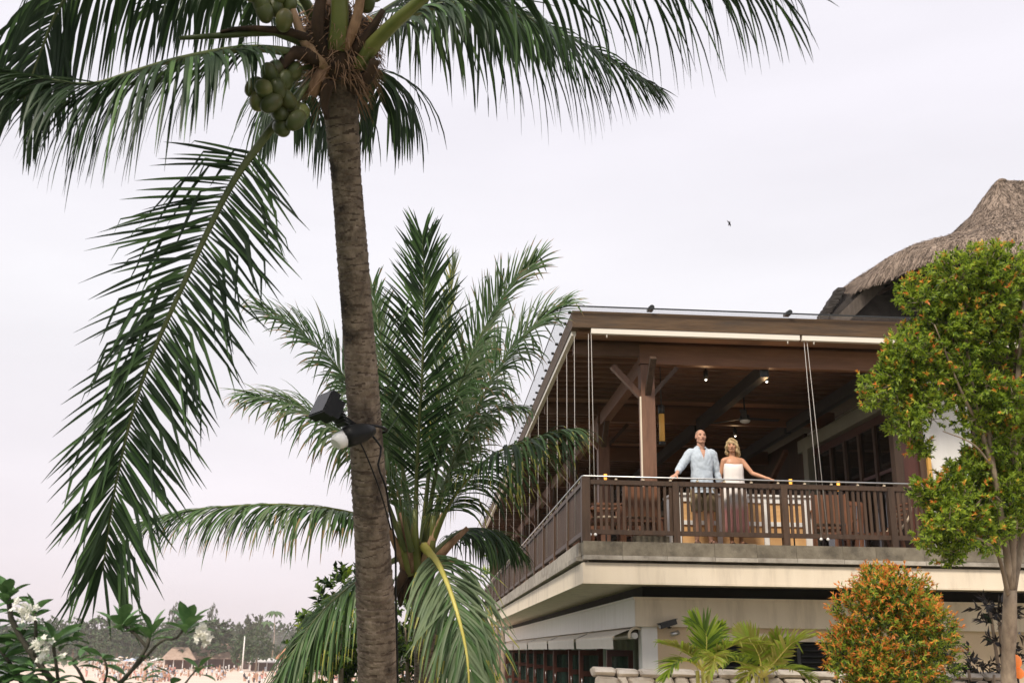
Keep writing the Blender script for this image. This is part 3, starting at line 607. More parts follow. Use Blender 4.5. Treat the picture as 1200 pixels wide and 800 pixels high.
# ------------------------------------------------------------------ palms
def frond(parent, pts, L=.85, n=78, n0=.1, w=.0195, droop=1.2, ang=(62, 22), hint=(0, 0, 1), lift=.25, mats=('pf_dark', 'pf_mid'), mix=.25, mid='dpetiole', r0=.035, prof=None, kink=.15, jit=.12, sides=(1, 1), aexp=1.3, sang=(1, 1), name='frond', twist=0, tipw=.5, ragged=0.0, seed=None):
    rg = np.random.default_rng(seed if seed is not None else rnd.randrange(10 ** 6))
    C = spline(pts, 60); m = len(C)
    T = nrm(np.gradient(C, axis=0)); hint = np.array(hint, float)
    N = nrm(hint - (T @ hint)[:, None] * T); S = np.cross(T, N)
    rad = r0 * np.interp(np.linspace(0, 1, m), [0, .1, .3, 1], [1.25, 1, .62, .12])
    tube = MB().tube([Vector(c) for c in C], list(rad), 7)
    Vs = []; Fs = []; Ms = []; nv = 0
    K = 7
    for sd in (-1, 1):
        nn = int(n * sides[0 if sd < 0 else 1])
        for i in range(nn):
            s = n0 + (1 - n0) * (i + rg.uniform(.0, .6)) / nn; s = min(s, .999)
            if rg.random() < ragged: continue
            fi = s * (m - 1); a = int(min(fi, m - 2)); f = fi - a
            p = C[a] * (1 - f) + C[a + 1] * f; t = nrm(T[a] * (1 - f) + T[a + 1] * f); nn_ = nrm(N[a] * (1 - f) + N[a + 1] * f); sS = nrm(S[a] * (1 - f) + S[a + 1] * f)
            rel = (s - n0) / (1 - n0)
            A = math.radians((ang[0] + (ang[1] - ang[0]) * rel ** aexp) * (1 + (sang[0 if sd < 0 else 1] - 1) * rel) + rg.normal(0, 6))
            pl = np.interp(rel, [0, .08, .3, .6, .85, 1], [.5, .75, 1, .95, .66, tipw]) if prof is None else np.interp(rel, *prof)
            l = L * pl * (1 + rg.normal(0, jit * .5))
            if rg.random() < .05: l *= rg.uniform(.5, .8)
            d = nrm(t * math.cos(A) + sS * sd * math.sin(A) + nn_ * (lift + rg.normal(0, jit * .6)))
            kk = rg.integers(2, K) if rg.random() < kink else -1
            pp = p.copy(); P_ = [pp.copy()]; D_ = [d]
            seg = l / K
            dr = droop * (1 + rg.normal(0, .3))
            for q_ in range(K):
                d = nrm(d + np.array([0, 0, -1.]) * dr * seg * (.4 + 1.1 * q_ / K))
                if q_ == kk: d = nrm(d * .5 + np.array([rg.normal(0, .12), rg.normal(0, .12), -.9]))
                pp = pp + d * seg; P_.append(pp.copy()); D_.append(d)
            P_ = np.array(P_); D_ = np.array(D_)
            wv = nrm(np.cross(D_, nn_ + 1e-3)); up = np.cross(wv, D_)
            ww = w * np.interp(np.linspace(0, 1, K + 1), [0, .12, .4, .75, 1], [.35, .8, 1, .72, .06])[:, None] * (1 + rg.normal(0, .12))
            Vv = np.stack([P_ - wv * ww + up * ww * .35, P_ - up * ww * .1, P_ + wv * ww + up * ww * .35], 1).reshape(-1, 3)
            Vs.append(Vv)
            base = nv + np.arange(K) * 3
            f1 = np.stack([base, base + 1, base + 4, base + 3], 1); f2 = np.stack([base + 1, base + 2, base + 5, base + 4], 1)
            Fs += [f1, f2]; nv += 3 * (K + 1)
            mi = 1 if rg.random() < mix else 0
            mm = np.full(2 * K, mi)
            if len(mats) > 2 and rg.random() < .5: mm[K - 1] = 2; mm[2 * K - 1] = 2; 
            if len(mats) > 2 and rg.random() < .18: mm[K - 2] = 2; mm[2 * K - 2] = 2
            Ms.append(mm)
    me = mesh_np(name, np.vstack(Vs), np.vstack(Fs), np.concatenate(Ms), True)
    o = link(name, me, [M[k] for k in mats], parent)
    tube.build('midrib', M[mid], o)
    return o
def PX(*a): return [P(*q) for q in a]

def palm_trunk(parent, pts, radii, material, ring=.042, name='trunk', groove=None):
    C = spline(pts, 700); m = len(C); T = nrm(np.gradient(C, axis=0))
    arc = np.concatenate([[0], np.cumsum(np.linalg.norm(np.diff(C, axis=0), axis=1))]); n = 30
    R = np.interp(np.linspace(0, 1, m), np.linspace(0, 1, len(radii)), radii)
    a = nrm(np.cross(T, [0, 1, 0])); b = np.cross(T, a); V = []; G = []
    th = np.linspace(0, 2 * math.pi, n, endpoint=False)
    for i in range(m):
        wob = .008 * np.sin(th * 2 + arc[i] * 9) + .006 * np.sin(th * 3 - arc[i] * 23 + 1) + .013 * np.sin(th + arc[i] * 5)
        ph = (arc[i] + wob * 1.2 + .010 * math.sin(arc[i] * 31)) / ring
        fr = ph - np.floor(ph); k = np.floor(ph)
        amp = .6 + .4 * np.sin(k * 12.9898)
        saw = (fr ** 1.3) * .085 * amp - .05 * (fr > .86)
        r = R[i] * (1 - .045 + saw + .03 * np.sin(th * 2 + arc[i] * 1.3) + RNG.normal(0, .007, n))
        G.append(((fr > .78) | (fr < .06)) & (np.sin(th * 3 + k * 2.3) + np.sin(th * 5 - k * 1.7) + RNG.normal(0, .5, n) > -.35) | (RNG.random(n) < .02)); V.append(C[i] + np.cos(th)[:, None] * a[i] * r[:, None] + np.sin(th)[:, None] * b[i] * r[:, None])
    idx = np.arange(m * n).reshape(m, n); F = np.stack([idx[:-1], np.roll(idx[:-1], -1, 1), np.roll(idx[1:], -1, 1), idx[1:]], -1).reshape(-1, 4)
    return link(name, mesh_np(name, np.vstack(V), F, np.array(G)[:-1].ravel().astype(int), True), [material, M['groove']], parent)

# --- the tall palm in front: its trunk leans gently out of the lawn
base1 = P(446, 1010, 9.5); base1[2] = GZ - .1
palm1 = thing('coconut_palm', 'tall coconut palm with ringed trunk and green nuts, nearest on the left', 'palm tree', tuple(base1))
inv1 = Vector(base1)
def pt1(parent): pass
spine = [base1] + PX((443, 800, 9.3), (439, 690, 9.2), (432, 560, 9.05), (423, 430, 8.95), (414, 310, 8.85), (406, 210, 8.8), (401, 150, 8.75), (396, 80, 8.7))
TR1 = palm_trunk(palm1, spine, [.215, .194, .180, .168, .158, .145, .132, .128, .150], M['bark'], .068)
ob = []
# pixel paths of the fronds, each with its own distance from the camera
def F1(path, **k):
    if k.get('w', .024) > .0136: k['w'] = k.get('w', .024) * .84; k['n'] = int(k.get('n', 78) * 1.2)
    ob.append(frond(palm1, PX(*path), **k)); return ob[-1]
F1([(372, 88, 8.6), (345, 118, 8.5), (305, 168, 8.35), (266, 226, 8.2), (214, 335, 8.0), (167, 445, 7.9), (138, 555, 7.9), (120, 668, 7.95)], L=.80, n=138, n0=.2, hint=(.35, -1, .25), lift=.04, droop=.22, aexp=.72, ang=(68, 13), mats=('pf_dark', 'pf_mid'), mix=.3, sang=(2.3, 1.15), jit=.22, r0=.04, w=.0135, kink=.45, prof=([0, .06, .3, .6, .85, 1], [.62, .95, 1, .98, .85, .75]), seed=3)
F1([(372, 75, 8.6), (340, 62, 8.4), (285, 57, 8.1), (215, 68, 7.8), (160, 83, 7.6), (108, 98, 7.45), (55, 93, 7.3), (12, 84, 7.2)], L=1.12, n=84, n0=.22, hint=(0, -.35, 1), lift=.0, droop=3.0, ang=(84, 18), r0=.042, w=.0185, kink=.2, seed=4, mix=.15, prof=([0, .1, .35, .6, .85, 1], [.3, .6, 1, .95, .55, .55]))
F1([(378, 40, 8.7), (340, -20, 8.5), (270, -52, 8.3), (180, -60, 8.1), (110, -30, 7.9), (72, 5, 7.8), (48, 60, 7.75), (28, 118, 7.7)], L=1.12, n=92, n0=.16, hint=(-.1, .2, 1), lift=.0, droop=3.0, ang=(80, 22), r0=.042, w=.0185, seed=5, mix=.12)
F1([(382, 60, 9.1), (350, 5, 9.7), (300, -18, 10.3), (240, -15, 10.9), (190, 10, 11.4)], L=.95, n=60, n0=.2, droop=3.2, lift=.1, seed=6, mix=.1, w=.022)
F1([(396, 88, 9.2), (378, 78, 10.2), (362, 92, 11.0), (342, 122, 11.8)], L=1.35, n=60, n0=.15, droop=4.5, lift=0, seed=7, mix=.1, w=.02)
F1([(412, 88, 9.2), (428, 78, 9.9), (440, 90, 10.5), (447, 120, 10.9)], L=1.15, n=44, n0=.15, droop=4.5, lift=0, seed=8, mix=.1, w=.02)
F1([(418, 78, 8.6), (438, 52, 8.5), (470, 20, 8.3), (520, -18, 8.1), (610, -58, 7.8), (720, -66, 7.5), (820, -48, 7.2), (905, -18, 7.0)], L=1.22, n=66, n0=.26, hint=(0, .1, 1), lift=0, droop=3.0, ang=(66, 28), r0=.06, w=.018, seed=9, mix=.22, mid='petiole', tipw=.5)
F1([(415, 75, 8.9), (448, 42, 9.0), (490, 14, 9.1), (545, 4, 9.15), (610, 18, 9.15), (670, 45, 9.1), (725, 76, 9.05), (772, 104, 9.0)], L=1.28, n=92, n0=.15, hint=(.1, -.3, 1), lift=.0, droop=2.1, ang=(74, 40), r0=.045, w=.0195, seed=10, mats=('pf_dark', 'pf_mid'), mix=.22, kink=.1, prof=([0, .1, .4, .6, .8, 1], [.5, .8, 1, .85, .5, .22]))
F1([(408, 70, 9.1), (440, 20, 9.7), (500, -10, 10.4), (570, 0, 11.1), (630, 40, 11.7)], L=1.0, n=56, n0=.2, droop=3.0, lift=.05, seed=11, mix=.1, w=.022)
F1([(396, 50, 8.7), (385, -60, 8.3), (340, -200, 7.6), (250, -280, 6.8)], L=.9, n=50, n0=.25, seed=12, droop=1.5)
F1([(402, 50, 8.9), (412, -80, 9.2), (450, -240, 9.8), (540, -330, 10.6)], L=.9, n=50, n0=.25, seed=13, droop=1.5)
F1([(398, 50, 8.9), (392, -90, 9.6), (380, -230, 10.8), (370, -280, 12.2)], L=.9, n=50, n0=.25, seed=14, droop=1.5)
# thick fresh petioles, dry sheaths, fibre and nuts round the crown
crown = P(398, 55, 8.75)
fb = MB()
for k in range(16):
    a = k * 2.399; rr = .14 + .02 * rnd.random(); z = -.26 + k * .03
    fb.ball((crown[0] + rr * math.cos(a), crown[1] + rr * math.sin(a), crown[2] + z), (.125 + .04 * rnd.random(), .125, .14 + .06 * rnd.random()), nu=9, nv=6)
fb.ball(crown, (.2, .2, .32), nu=12, nv=8); fb.build('fibre_mass', M['fibre'], palm1)
fs = MB()
for k in range(900):
    a = rnd.uniform(0, 6.283); z = rnd.uniform(-.4, .3); r0_ = rnd.uniform(.2, .27) - .07 * (z < -.2); p = Vector(crown) + Vector((r0_ * math.cos(a), r0_ * math.sin(a), z)); d = Vector((math.cos(a + rnd.uniform(-.8, .8)) * .15, math.sin(a + rnd.uniform(-.8, .8)) * .15, rnd.uniform(-.25, .1)))
    fs.tube([p, p + d * .6, p + d + Vector((0, 0, -.04))], [.006, .004, .001], 3, cap=False)
fs.build('fibre_strands', M['sheath'], palm1, kind='stuff')
def stub(px, w0, w1, m_): 
    C = spline(PX(*px), 7); MB().tube([Vector(c) for c in C], list(np.linspace(w0, w1, 7)), 8).build('leaf_base', M[m_], palm1)
stub([(385, 80, 8.5), (358, 50, 8.45), (343, 12, 8.45)], .06, .03, 'husk'); stub([(380, 70, 8.5), (372, 30, 8.4), (380, -20, 8.4)], .06, .04, 'fibre')
stub([(395, 60, 8.5), (398, 20, 8.45), (397, -30, 8.4)], .09, .06, 'petiole'); stub([(412, 66, 8.55), (436, 34, 8.5), (449, 12, 8.5)], .06, .025, 'fibre')
stub([(402, 60, 8.5), (418, 22, 8.45), (425, -25, 8.4)], .05, .035, 'sheath'); stub([(375, 72, 8.5), (345, 62, 8.4), (318, 95, 8.35), (313, 112, 8.35)], .07, .03, 'fibre')
stub([(370, 62, 8.55), (330, 38, 8.4), (270, 41, 8.25), (210, 45, 8.1)], .05, .016, 'dpetiole'); stub([(372, 58, 8.5), (350, 40, 8.4), (290, 33, 8.25), (258, 38, 8.2)], .045, .012, 'fibre')
stub([(385, 95, 8.5), (380, 120, 8.5), (384, 140, 8.5)], .06, .02, 'fibre'); stub([(365, 112, 8.5), (372, 95, 8.5), (385, 80, 8.55)], .05, .07, 'sheath'); stub([(420, 100, 8.6), (432, 90, 8.55), (440, 70, 8.5)], .05, .04, 'fibre')
nutm = []
for k in range(3):
    b = MB(); b.ball((0, 0, 0), (.07, .07, .09), nu=14, nv=10)
    for i_, p in enumerate(b.v):
        x, y, z = p; f = 1 + .05 * math.cos(3 * math.atan2(y, x) + k) * (1 - abs(z) / .11) + (.06 if z < -.07 else 0); b.v[i_] = (x * f, y * f, z * (1 + .06 * k))
    nutm.append(b.mesh('coconut'))
for (x, y, d) in ((298, 102, 8.25), (303, 118, 8.2), (316, 88, 8.25), (322, 82, 8.35), (309, 104, 8.15), (325, 105, 8.2), (318, 121, 8.15), (333, 96, 8.35), (336, 117, 8.3), (327, 133, 8.3), (347, 141, 8.25), (342, 125, 8.4), (353, 131, 8.45), (344, 84, 8.45), (330, 150, 8.3),
                  (306, 3, 8.3), (310, 14, 8.3), (322, 8, 8.4), (333, 24, 8.3), (325, -6, 8.4), (295, -8, 8.3), (338, 4, 8.5), (430, 2, 8.5), (440, -8, 8.6), (424, -12, 8.5)):
    o = link('coconut', nutm[rnd.randrange(3)], M['coconut'], palm1, tuple(P(x, y, d)), (rnd.uniform(-.7, .7), rnd.uniform(-.7, .7), rnd.uniform(0, 6)))
for a, b in (((378, 78, 8.6), (318, 100, 8.3)), ((372, 62, 8.6), (318, 0, 8.4)), ((380, 85, 8.6), (343, 128, 8.35)), ((412, 50, 8.7), (432, -6, 8.6))):
    C = spline(PX(a, ((a[0] + b[0]) / 2, (a[1] + b[1]) / 2 - 8, (a[2] + b[2]) / 2), b), 8); MB().tube([Vector(c) for c in C], list(np.linspace(.025, .012, 8)), 6).build('nut_stalk', M['dpetiole'], palm1)

# --- the second palm, between the trunk and the building
b2 = P(492, 700, 13.2); b2 = np.array([b2[0] + .1, b2[1], GZ - .05])
palm2 = thing('young_palm', 'shorter bushy coconut palm with arching fronds beside the balcony', 'palm tree', tuple(b2))
palm_trunk(palm2, [b2] + PX((500, 800, 13.3), (496, 700, 13.25), (488, 640, 13.2)), [.2, .17, .15, .19], M['bark'], .06)
def F2(path, **k):
    k.setdefault('w', .0145); k.setdefault('L', .64); k['L'] = k['L'] * 1.26; k['ang'] = (k['ang'][0] + 9, k['ang'][1] + 4); k['n'] = int(k.get('n', 80) * 1.45); k['droop'] = k.get('droop', 1) * 1.15; k.setdefault('jit', .2); k.setdefault('mats', ('pf_mid', 'pf_pale', 'pf_dry')); k.setdefault('r0', .035); k.setdefault('kink', .2)
    ob.append(frond(palm2, PX(*path), **k)); return ob[-1]
F2([(486, 640, 13.1), (489, 540, 12.9), (495, 430, 12.75), (497, 340, 12.8), (495, 276, 12.9)], L=.66, n=84, n0=.22, ang=(42, 16), hint=(-.15, -1, .1), lift=.15, droop=.25, seed=21, mats=('pf_mid', 'pf_dark'), mix=.6, tipw=.5)
F2([(494, 640, 13.3), (508, 500, 13.5), (522, 400, 13.8), (532, 312, 14.1)], L=.5, n=64, n0=.25, ang=(34, 14), hint=(-1, -.6, .1), lift=.1, droop=.3, seed=22, mats=('pf_pale', 'pf_yel'), mix=.25)
F2([(496, 640, 13.1), (520, 510, 12.9), (556, 410, 12.8), (592, 345, 12.8), (628, 308, 12.85)], L=.62, n=80, n0=.25, ang=(40, 14), hint=(-.6, -.8, .3), lift=.25, droop=1.0, seed=23, mix=.4)
F2([(500, 640, 13.2), (540, 520, 13.3), (585, 430, 13.4), (625, 382, 13.5), (660, 358, 13.6)], L=.64, n=80, n0=.25, ang=(44, 14), hint=(-.5, -.7, .6), lift=.2, droop=1.6, seed=24, mix=.45)
F2([(503, 645, 13.0), (530, 585, 12.6), (575, 535, 12.2), (625, 514, 11.9), (668, 503, 11.7)], L=.72, n=78, n0=.22, ang=(58, 20), hint=(-.1, -.2, 1), lift=.05, droop=2.6, seed=25, mats=('pf_dark', 'pf_mid', 'pf_yel'), mix=.45, mid='petiole')
F2([(505, 650, 13.3), (540, 622, 13.6), (575, 622, 13.8), (602, 642, 14.0)], L=.62, n=60, n0=.2, ang=(60, 25), droop=3.0, lift=0, seed=26, mats=('pf_dark', 'pf_mid'), mix=.3)
F2([(497, 640, 12.9), (516, 665, 12.3), (535, 715, 11.8), (548, 775, 11.5), (550, 850, 11.3)], L=.80, n=96, n0=.12, ang=(40, 18), hint=(.15, -1, .45), lift=.05, droop=1.6, seed=27, mats=('pf_pale', 'pf_mid', 'pf_yel'), mix=.35, mid='ypetiole', r0=.05, w=.016, prof=([0, .1, .4, .7, 1], [.6, 1, 1, .8, .5]))
F2([(474, 650, 13.0), (440, 668, 12.8), (400, 695, 12.6), (362, 735, 12.4), (322, 800, 12.2)], L=1.0, n=86, n0=.15, ang=(52, 20), hint=(0, -.25, 1), lift=0, droop=2.4, seed=28, mats=('pf_mid', 'pf_pale', 'pf_yel'), mix=.3, w=.016)
F2([(472, 640, 13.0), (420, 604, 12.8), (345, 592, 12.5), (270, 593, 12.3), (215, 599, 12.15), (166, 612, 12.0)], L=.72, n=100, n0=.15, ang=(58, 22), hint=(0, -.2, 1), lift=.05, droop=2.2, seed=29, mats=('pf_mid', 'pf_pale', 'pf_dry'), mix=.4, mid='petiole')
F2([(478, 640, 13.1), (440, 510, 13.0), (395, 430, 12.9), (350, 388, 12.8), (308, 364, 12.7)], L=.6, n=80, n0=.25, ang=(46, 16), hint=(.5, -.6, .7), lift=.2, droop=1.3, seed=30, mix=.4)
F2([(475, 645, 12.9), (435, 548, 12.6), (385, 500, 12.4), (342, 474, 12.3), (296, 464, 12.2)], L=.62, n=80, n0=.25, ang=(48, 16), hint=(.3, -.5, .9), lift=.15, droop=2.0, seed=31, mix=.45)
F2([(482, 640, 13.3), (465, 500, 13.6), (448, 410, 13.9), (436, 335, 14.2)], L=.55, n=70, n0=.25, ang=(38, 14), hint=(.6, -1, .1), lift=.1, droop=.5, seed=32, mix=.5)
F2([(496, 640, 13.4), (530, 540, 13.9), (552, 460, 14.4), (566, 400, 14.9)], L=.6, n=70, n0=.2, ang=(44, 16), hint=(-.6, -1, .3), lift=.1, droop=1.4, seed=33, mix=.3)
F2([(486, 640, 13.4), (470, 540, 14.0), (440, 470, 14.6), (400, 440, 15.2)], L=.6, n=64, n0=.2, ang=(46, 16), hint=(.4, -.6, .8), lift=.1, droop=1.8, seed=34, mix=.3)
F2([(500, 640, 13.2), (525, 560, 13.2), (560, 500, 13.2), (580, 480, 13.2), (605, 476, 13.2)], L=.6, n=60, n0=.22, ang=(52, 20), hint=(-.3, -.3, 1), lift=.05, droop=2.6, seed=35, mats=('pf_pale', 'pf_mid', 'pf_dry'), mix=.5)
F2([(482, 645, 12.8), (462, 560, 12.4), (440, 520, 12.1), (420, 510, 11.9)], L=.6, n=56, n0=.25, ang=(50, 18), hint=(.2, -.4, 1), lift=.05, droop=3.0, seed=36, mats=('pf_pale', 'pf_mid', 'pf_dry'), mix=.5)
for k, (x, y, x1, y1, m_) in enumerate(((478, 668, 452, 612, 'sheath'), (484, 668, 470, 600, 'sheath'), (496, 668, 520, 600, 'husk'), (502, 668, 548, 618, 'sheath'), (490, 672, 486, 596, 'petiole'), (480, 672, 468, 610, 'petiole'), (500, 672, 508, 604, 'petiole'), (476, 668, 462, 700, 'fibre'), (505, 665, 535, 655, 'sheath'))):
    C = PX((x, y, 13.0), ((x + x1) / 2 + rnd.uniform(-3, 3), (y + y1) / 2, 12.9), (x1, y1, 12.95)); MB().tube([Vector(c) for c in spline(C, 6)], list(np.linspace(.075, .03, 6)), 7).build('leaf_base', M[m_], palm2)
link('fibre_mass', MB().ball(tuple(P(490, 662, 13.2)), (.24, .24, .3), nu=14, nv=9).mesh('fibre_mass'), M['fibre'], palm2)
for (x, y) in ((474, 684), (470, 692), (480, 690)): link('dry_spathe', MB().ball(tuple(P(x, y, 13.0)), (.05, .05, .2), nu=8, nv=6).mesh('dry_spathe'), M['fibre'], palm2)
for o in ob: pass
for root, bs in ((palm1, base1), (palm2, b2)):
    for ch in root.children: ch.matrix_parent_inverse = Matrix.Translation(-Vector(bs))

# --- lamps strapped to the trunk
fl = thing('floodlight', 'black floodlight strapped to the tall palm trunk, facing left', 'floodlight', tuple(P(385, 490, 8.75)))
def rel(o, mb): 
    me = mb.mesh('x'); me.transform(Matrix.Translation(-o.location)); return me
a = Vector(P(387, 480, 8.6)); ax = Vector(P(362, 466, 8.5)) - Vector(P(392, 486, 8.62)); ax.normalize()
b_ = MB(); up_ = Vector(P(372, 460, 8.5)) - Vector(P(385, 496, 8.5)); up_.normalize()
b_.bar(a + ax * .02, a + ax * .10, .25, .215, up_); b_.bar(a - ax * .06, a + ax * .0199, .2, .16, up_)
me = rel(fl, b_); link('housing', me, M['plastic'], fl)
for k in range(7):
    q_ = a - ax * .062; off = up_ * (-.08 + k * .027)
    link('fin', rel(fl, MB().bar(q_ + off - ax * .05, q_ + off, .17, .007, up_)), M['darksteel'], fl)
link('lens', rel(fl, MB().bar(a + ax * .1001, a + ax * .107, .22, .185, up_)), M['darkglass'], fl)
link('bracket', rel(fl, MB().bar(a - ax * .1, Vector(P(415, 500, 8.85)), .03, .06)), M['plastic'], fl)
sl_ = thing('sensor_lamp', 'white capped black lamp strapped to the palm trunk below the floodlight', 'lamp', tuple(P(412, 508, 8.75)))
c0 = Vector(P(396, 516, 8.55)); c1 = Vector(P(434, 504, 8.72))
link('body', rel(sl_, MB().tube([Vector(P(404, 513, 8.6)), Vector(P(412, 510, 8.62)), Vector(P(428, 506, 8.68)), Vector(P(437, 504, 8.75))], [.085, .09, .075, .04], 14)), M['plastic'], sl_)
link('cap', rel(sl_, MB().tube([Vector(P(393, 520, 8.5)), Vector(P(396, 517, 8.52)), Vector(P(404, 513, 8.6))], [.05, .068, .072], 14)), M['wplastic'], sl_)
link('strap', rel(sl_, MB().tube([Vector(P(428, 503, 8.95)) + Vector((.185 * math.cos(t), .185 * math.sin(t), 0)) for t in np.linspace(0, 2 * math.pi, 25)], .012, 6)), M['plastic'], sl_)
pc = thing('cable_run', 'black cable hanging down the palm trunk from the strapped lamps', 'cable', tuple(P(447, 560, 8.9)))
cp = spline(PX((434, 508, 8.72), (447, 525, 8.80), (443, 545, 8.74), (452, 570, 8.82), (456, 595, 8.9), (463, 640, 9.0), (464, 700, 9.05), (466, 800, 9.1), (467, 900, 9.15)), 40)
link('lead', rel(pc, MB().tube([Vector(c) for c in cp], .009, 6)), M['plastic'], pc)
cp = spline(PX((410, 500, 8.7), (424, 522, 8.65), (440, 560, 8.72), (450, 590, 8.82), (458, 620, 8.95)), 24)
link('lead', rel(pc, MB().tube([Vector(c) for c in cp], .007, 6)), M['plastic'], pc)

# ------------------------------------------------------------------ leafy plants
def leaf_mesh(name, C, D, Nn, L, Wd, mi, fold=.25):
    "diamond leaves: base C, direction D, face normal Nn"
    n = len(C); S = nrm(np.cross(D, Nn)); U = np.cross(S, D)
    L = L[:, None]; Wd = Wd[:, None]
    a = C; b = C + D * L * .42 + S * Wd * .5 + U * Wd * fold; c = C + D * L - U * L * .12; d = C + D * L * .42 - S * Wd * .5 + U * Wd * fold
    V = np.stack([a, b, c, d], 1).reshape(-1, 3); i = np.arange(n)[:, None] * 4
    F = np.concatenate([i + [0, 1, 2], i + [0, 2, 3]], 0)
    return mesh_np(name, V, F, np.concatenate([mi, mi]), False)
def unit(n, rg): return nrm(rg.normal(0, 1, (n, 3)))
def foliage(clumps, dens, per, L, Wd, cols, rg, shell=.55, up=.35, sun=np.array([-.5, -.55, .67]), young=None, twl=.16):
    "clumps: (centre, radius xyz). twigs start inside and point outward; per leaves in a whorl along each twig. returns C, D, N, L, W, mi and twig segments"
    Cs, Ds, Ns, Ls, Ws, Ms, TW = [], [], [], [], [], [], []
    for c, r in clumps:
        r = np.array(r if hasattr(r, '__len__') else (r, r, r), float); n = max(6, int(dens * (r.prod() ** (2 / 3))))
        u = unit(n, rg); rad = (shell + (1 - shell) * rg.random(n) ** .6)
        wob = 1 + .18 * np.sin(u[:, 0] * 5 + c[0] * 9) * np.sin(u[:, 2] * 6 + c[2] * 7)
        p = np.array(c) + u * r * (rad * wob)[:, None]
        d = nrm(u + np.array([0, 0, up]) + rg.normal(0, .3, (n, 3)))
        tl = twl * rg.uniform(.6, 1.3, n); TW += list(zip(p - d * tl[:, None] * .6, p + d * tl[:, None]))
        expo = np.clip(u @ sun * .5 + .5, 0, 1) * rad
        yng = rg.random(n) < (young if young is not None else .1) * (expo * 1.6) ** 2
        for k in range(per):
            t = (k + rg.random(n)) / per
            q = p + d * (tl * t)[:, None]
            side = unit(n, rg); side = nrm(side - d * (side * d).sum(1)[:, None])
            spread = np.where(t > .75, .5, 1.1)[:, None]
            dd = nrm(d + side * spread + np.array([0, 0, .05]))
            nn = nrm(d * .8 - side * .4 + np.array([0, 0, .6]) + rg.normal(0, .25, (n, 3)))
            Cs.append(q); Ds.append(dd); Ns.append(nn)
            s_ = rg.uniform(.65, 1.2, n) * np.where(t > .85, .75, 1); Ls.append(L * s_); Ws.append(Wd * s_)
            r1 = rg.random(n)
            base = np.where(r1 < cols[0], 0, np.where(r1 < cols[1], 1, 2))
            top = np.where(rg.random(n) < .5, 4, 3)
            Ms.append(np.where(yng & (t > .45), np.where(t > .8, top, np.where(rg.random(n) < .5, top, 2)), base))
    return [np.concatenate(x) for x in (Cs, Ds, Ns, Ls, Ws, Ms)] + [TW]
def billow(cl, k, f, seed, keep=.72):
    rg = np.random.default_rng(seed); o = []
    for c, r in cl:
        r = np.array(r, float); o.append((np.array(c), r * keep)); u = unit(k, rg)
        for q_ in u: o.append((np.array(c) + q_ * r * .72, r * f * rg.uniform(.75, 1.25)))
    return o
def foliage_obj(name, parent, origin, clumps, mats, dens, per, L, Wd, cols, seed, **k):
    rg = np.random.default_rng(seed); C, D, N, Ls, Ws, Ms, TW = foliage(clumps, dens, per, L, Wd, cols, rg, **k)
    me = leaf_mesh(name, C - np.array(origin), D, N, Ls, Ws, Ms); return link(name, me, [M[m] for m in mats], parent, kind='stuff'), TW
def local(mb, o, name):
    me = mb.mesh(name); me.transform(Matrix.Translation(-Vector(o))); return me
def limb(path, r0, r1, parent, o, m_='bark2', name='limb', n=8):
    C = spline(path, 14); rr = np.linspace(r0, r1, 14) * (1 + RNG.normal(0, .05, 14))
    return link(name, local(MB().tube([Vector(c) for c in C], list(rr), n), o, name), M[m_], parent)

LEAFSET = ['lf_dark', 'lf_mid', 'lf_lime', 'lf_org', 'lf_yel']
# --- slender tree at the right edge
o3 = P(1183, 900, 11.0); o3[2] = GZ - .05
t3 = thing('ornamental_tree', 'slender multi stemmed tree with orange tipped green leaves at the right edge', 'tree', tuple(o3))
limb([o3] + PX((1182, 800, 11), (1183, 730, 11), (1184, 690, 11)),   .088, .066, t3, o3, name='trunk', n=14)
for path, a, b in (([(1184, 692, 11), (1186, 640, 11), (1190, 570, 11), (1188, 500, 11.0), (1194, 430, 11), (1200, 350, 11)], .052, .018), ([(1183, 694, 11), (1180, 650, 10.9), (1172, 600, 10.85), (1164, 548, 10.8), (1148, 500, 10.8), (1136, 430, 10.8), (1128, 360, 10.8)], .043, .014),
                   ([(1187, 692, 11), (1194, 655, 11.2), (1204, 590, 11.3), (1222, 500, 11.4), (1240, 420, 11.4)], .038, .012), ([(1182, 700, 11), (1175, 668, 10.8), (1167, 645, 10.7), (1150, 632, 10.6), (1120, 620, 10.5), (1100, 600, 10.5)], .026, .008),
                   ([(1164, 548, 10.8), (1150, 470, 10.9), (1110, 430, 10.9), (1070, 440, 10.8), (1035, 455, 10.7)], .028, .008), ([(1190, 570, 11), (1170, 500, 11.3), (1158, 440, 11.4), (1160, 350, 11.4)], .03, .01), ([(1164, 548, 10.8), (1140, 520, 10.6), (1105, 505, 10.5)], .014, .005), ([(1150, 470, 10.9), (1100, 470, 11), (1090, 500, 11)], .012, .004), ([(1148, 500, 10.8), (1125, 455, 10.7), (1095, 380, 10.7)], .02, .006)):
    limb(PX(*path), a, b, t3, o3)
mpx = 11 / FPX
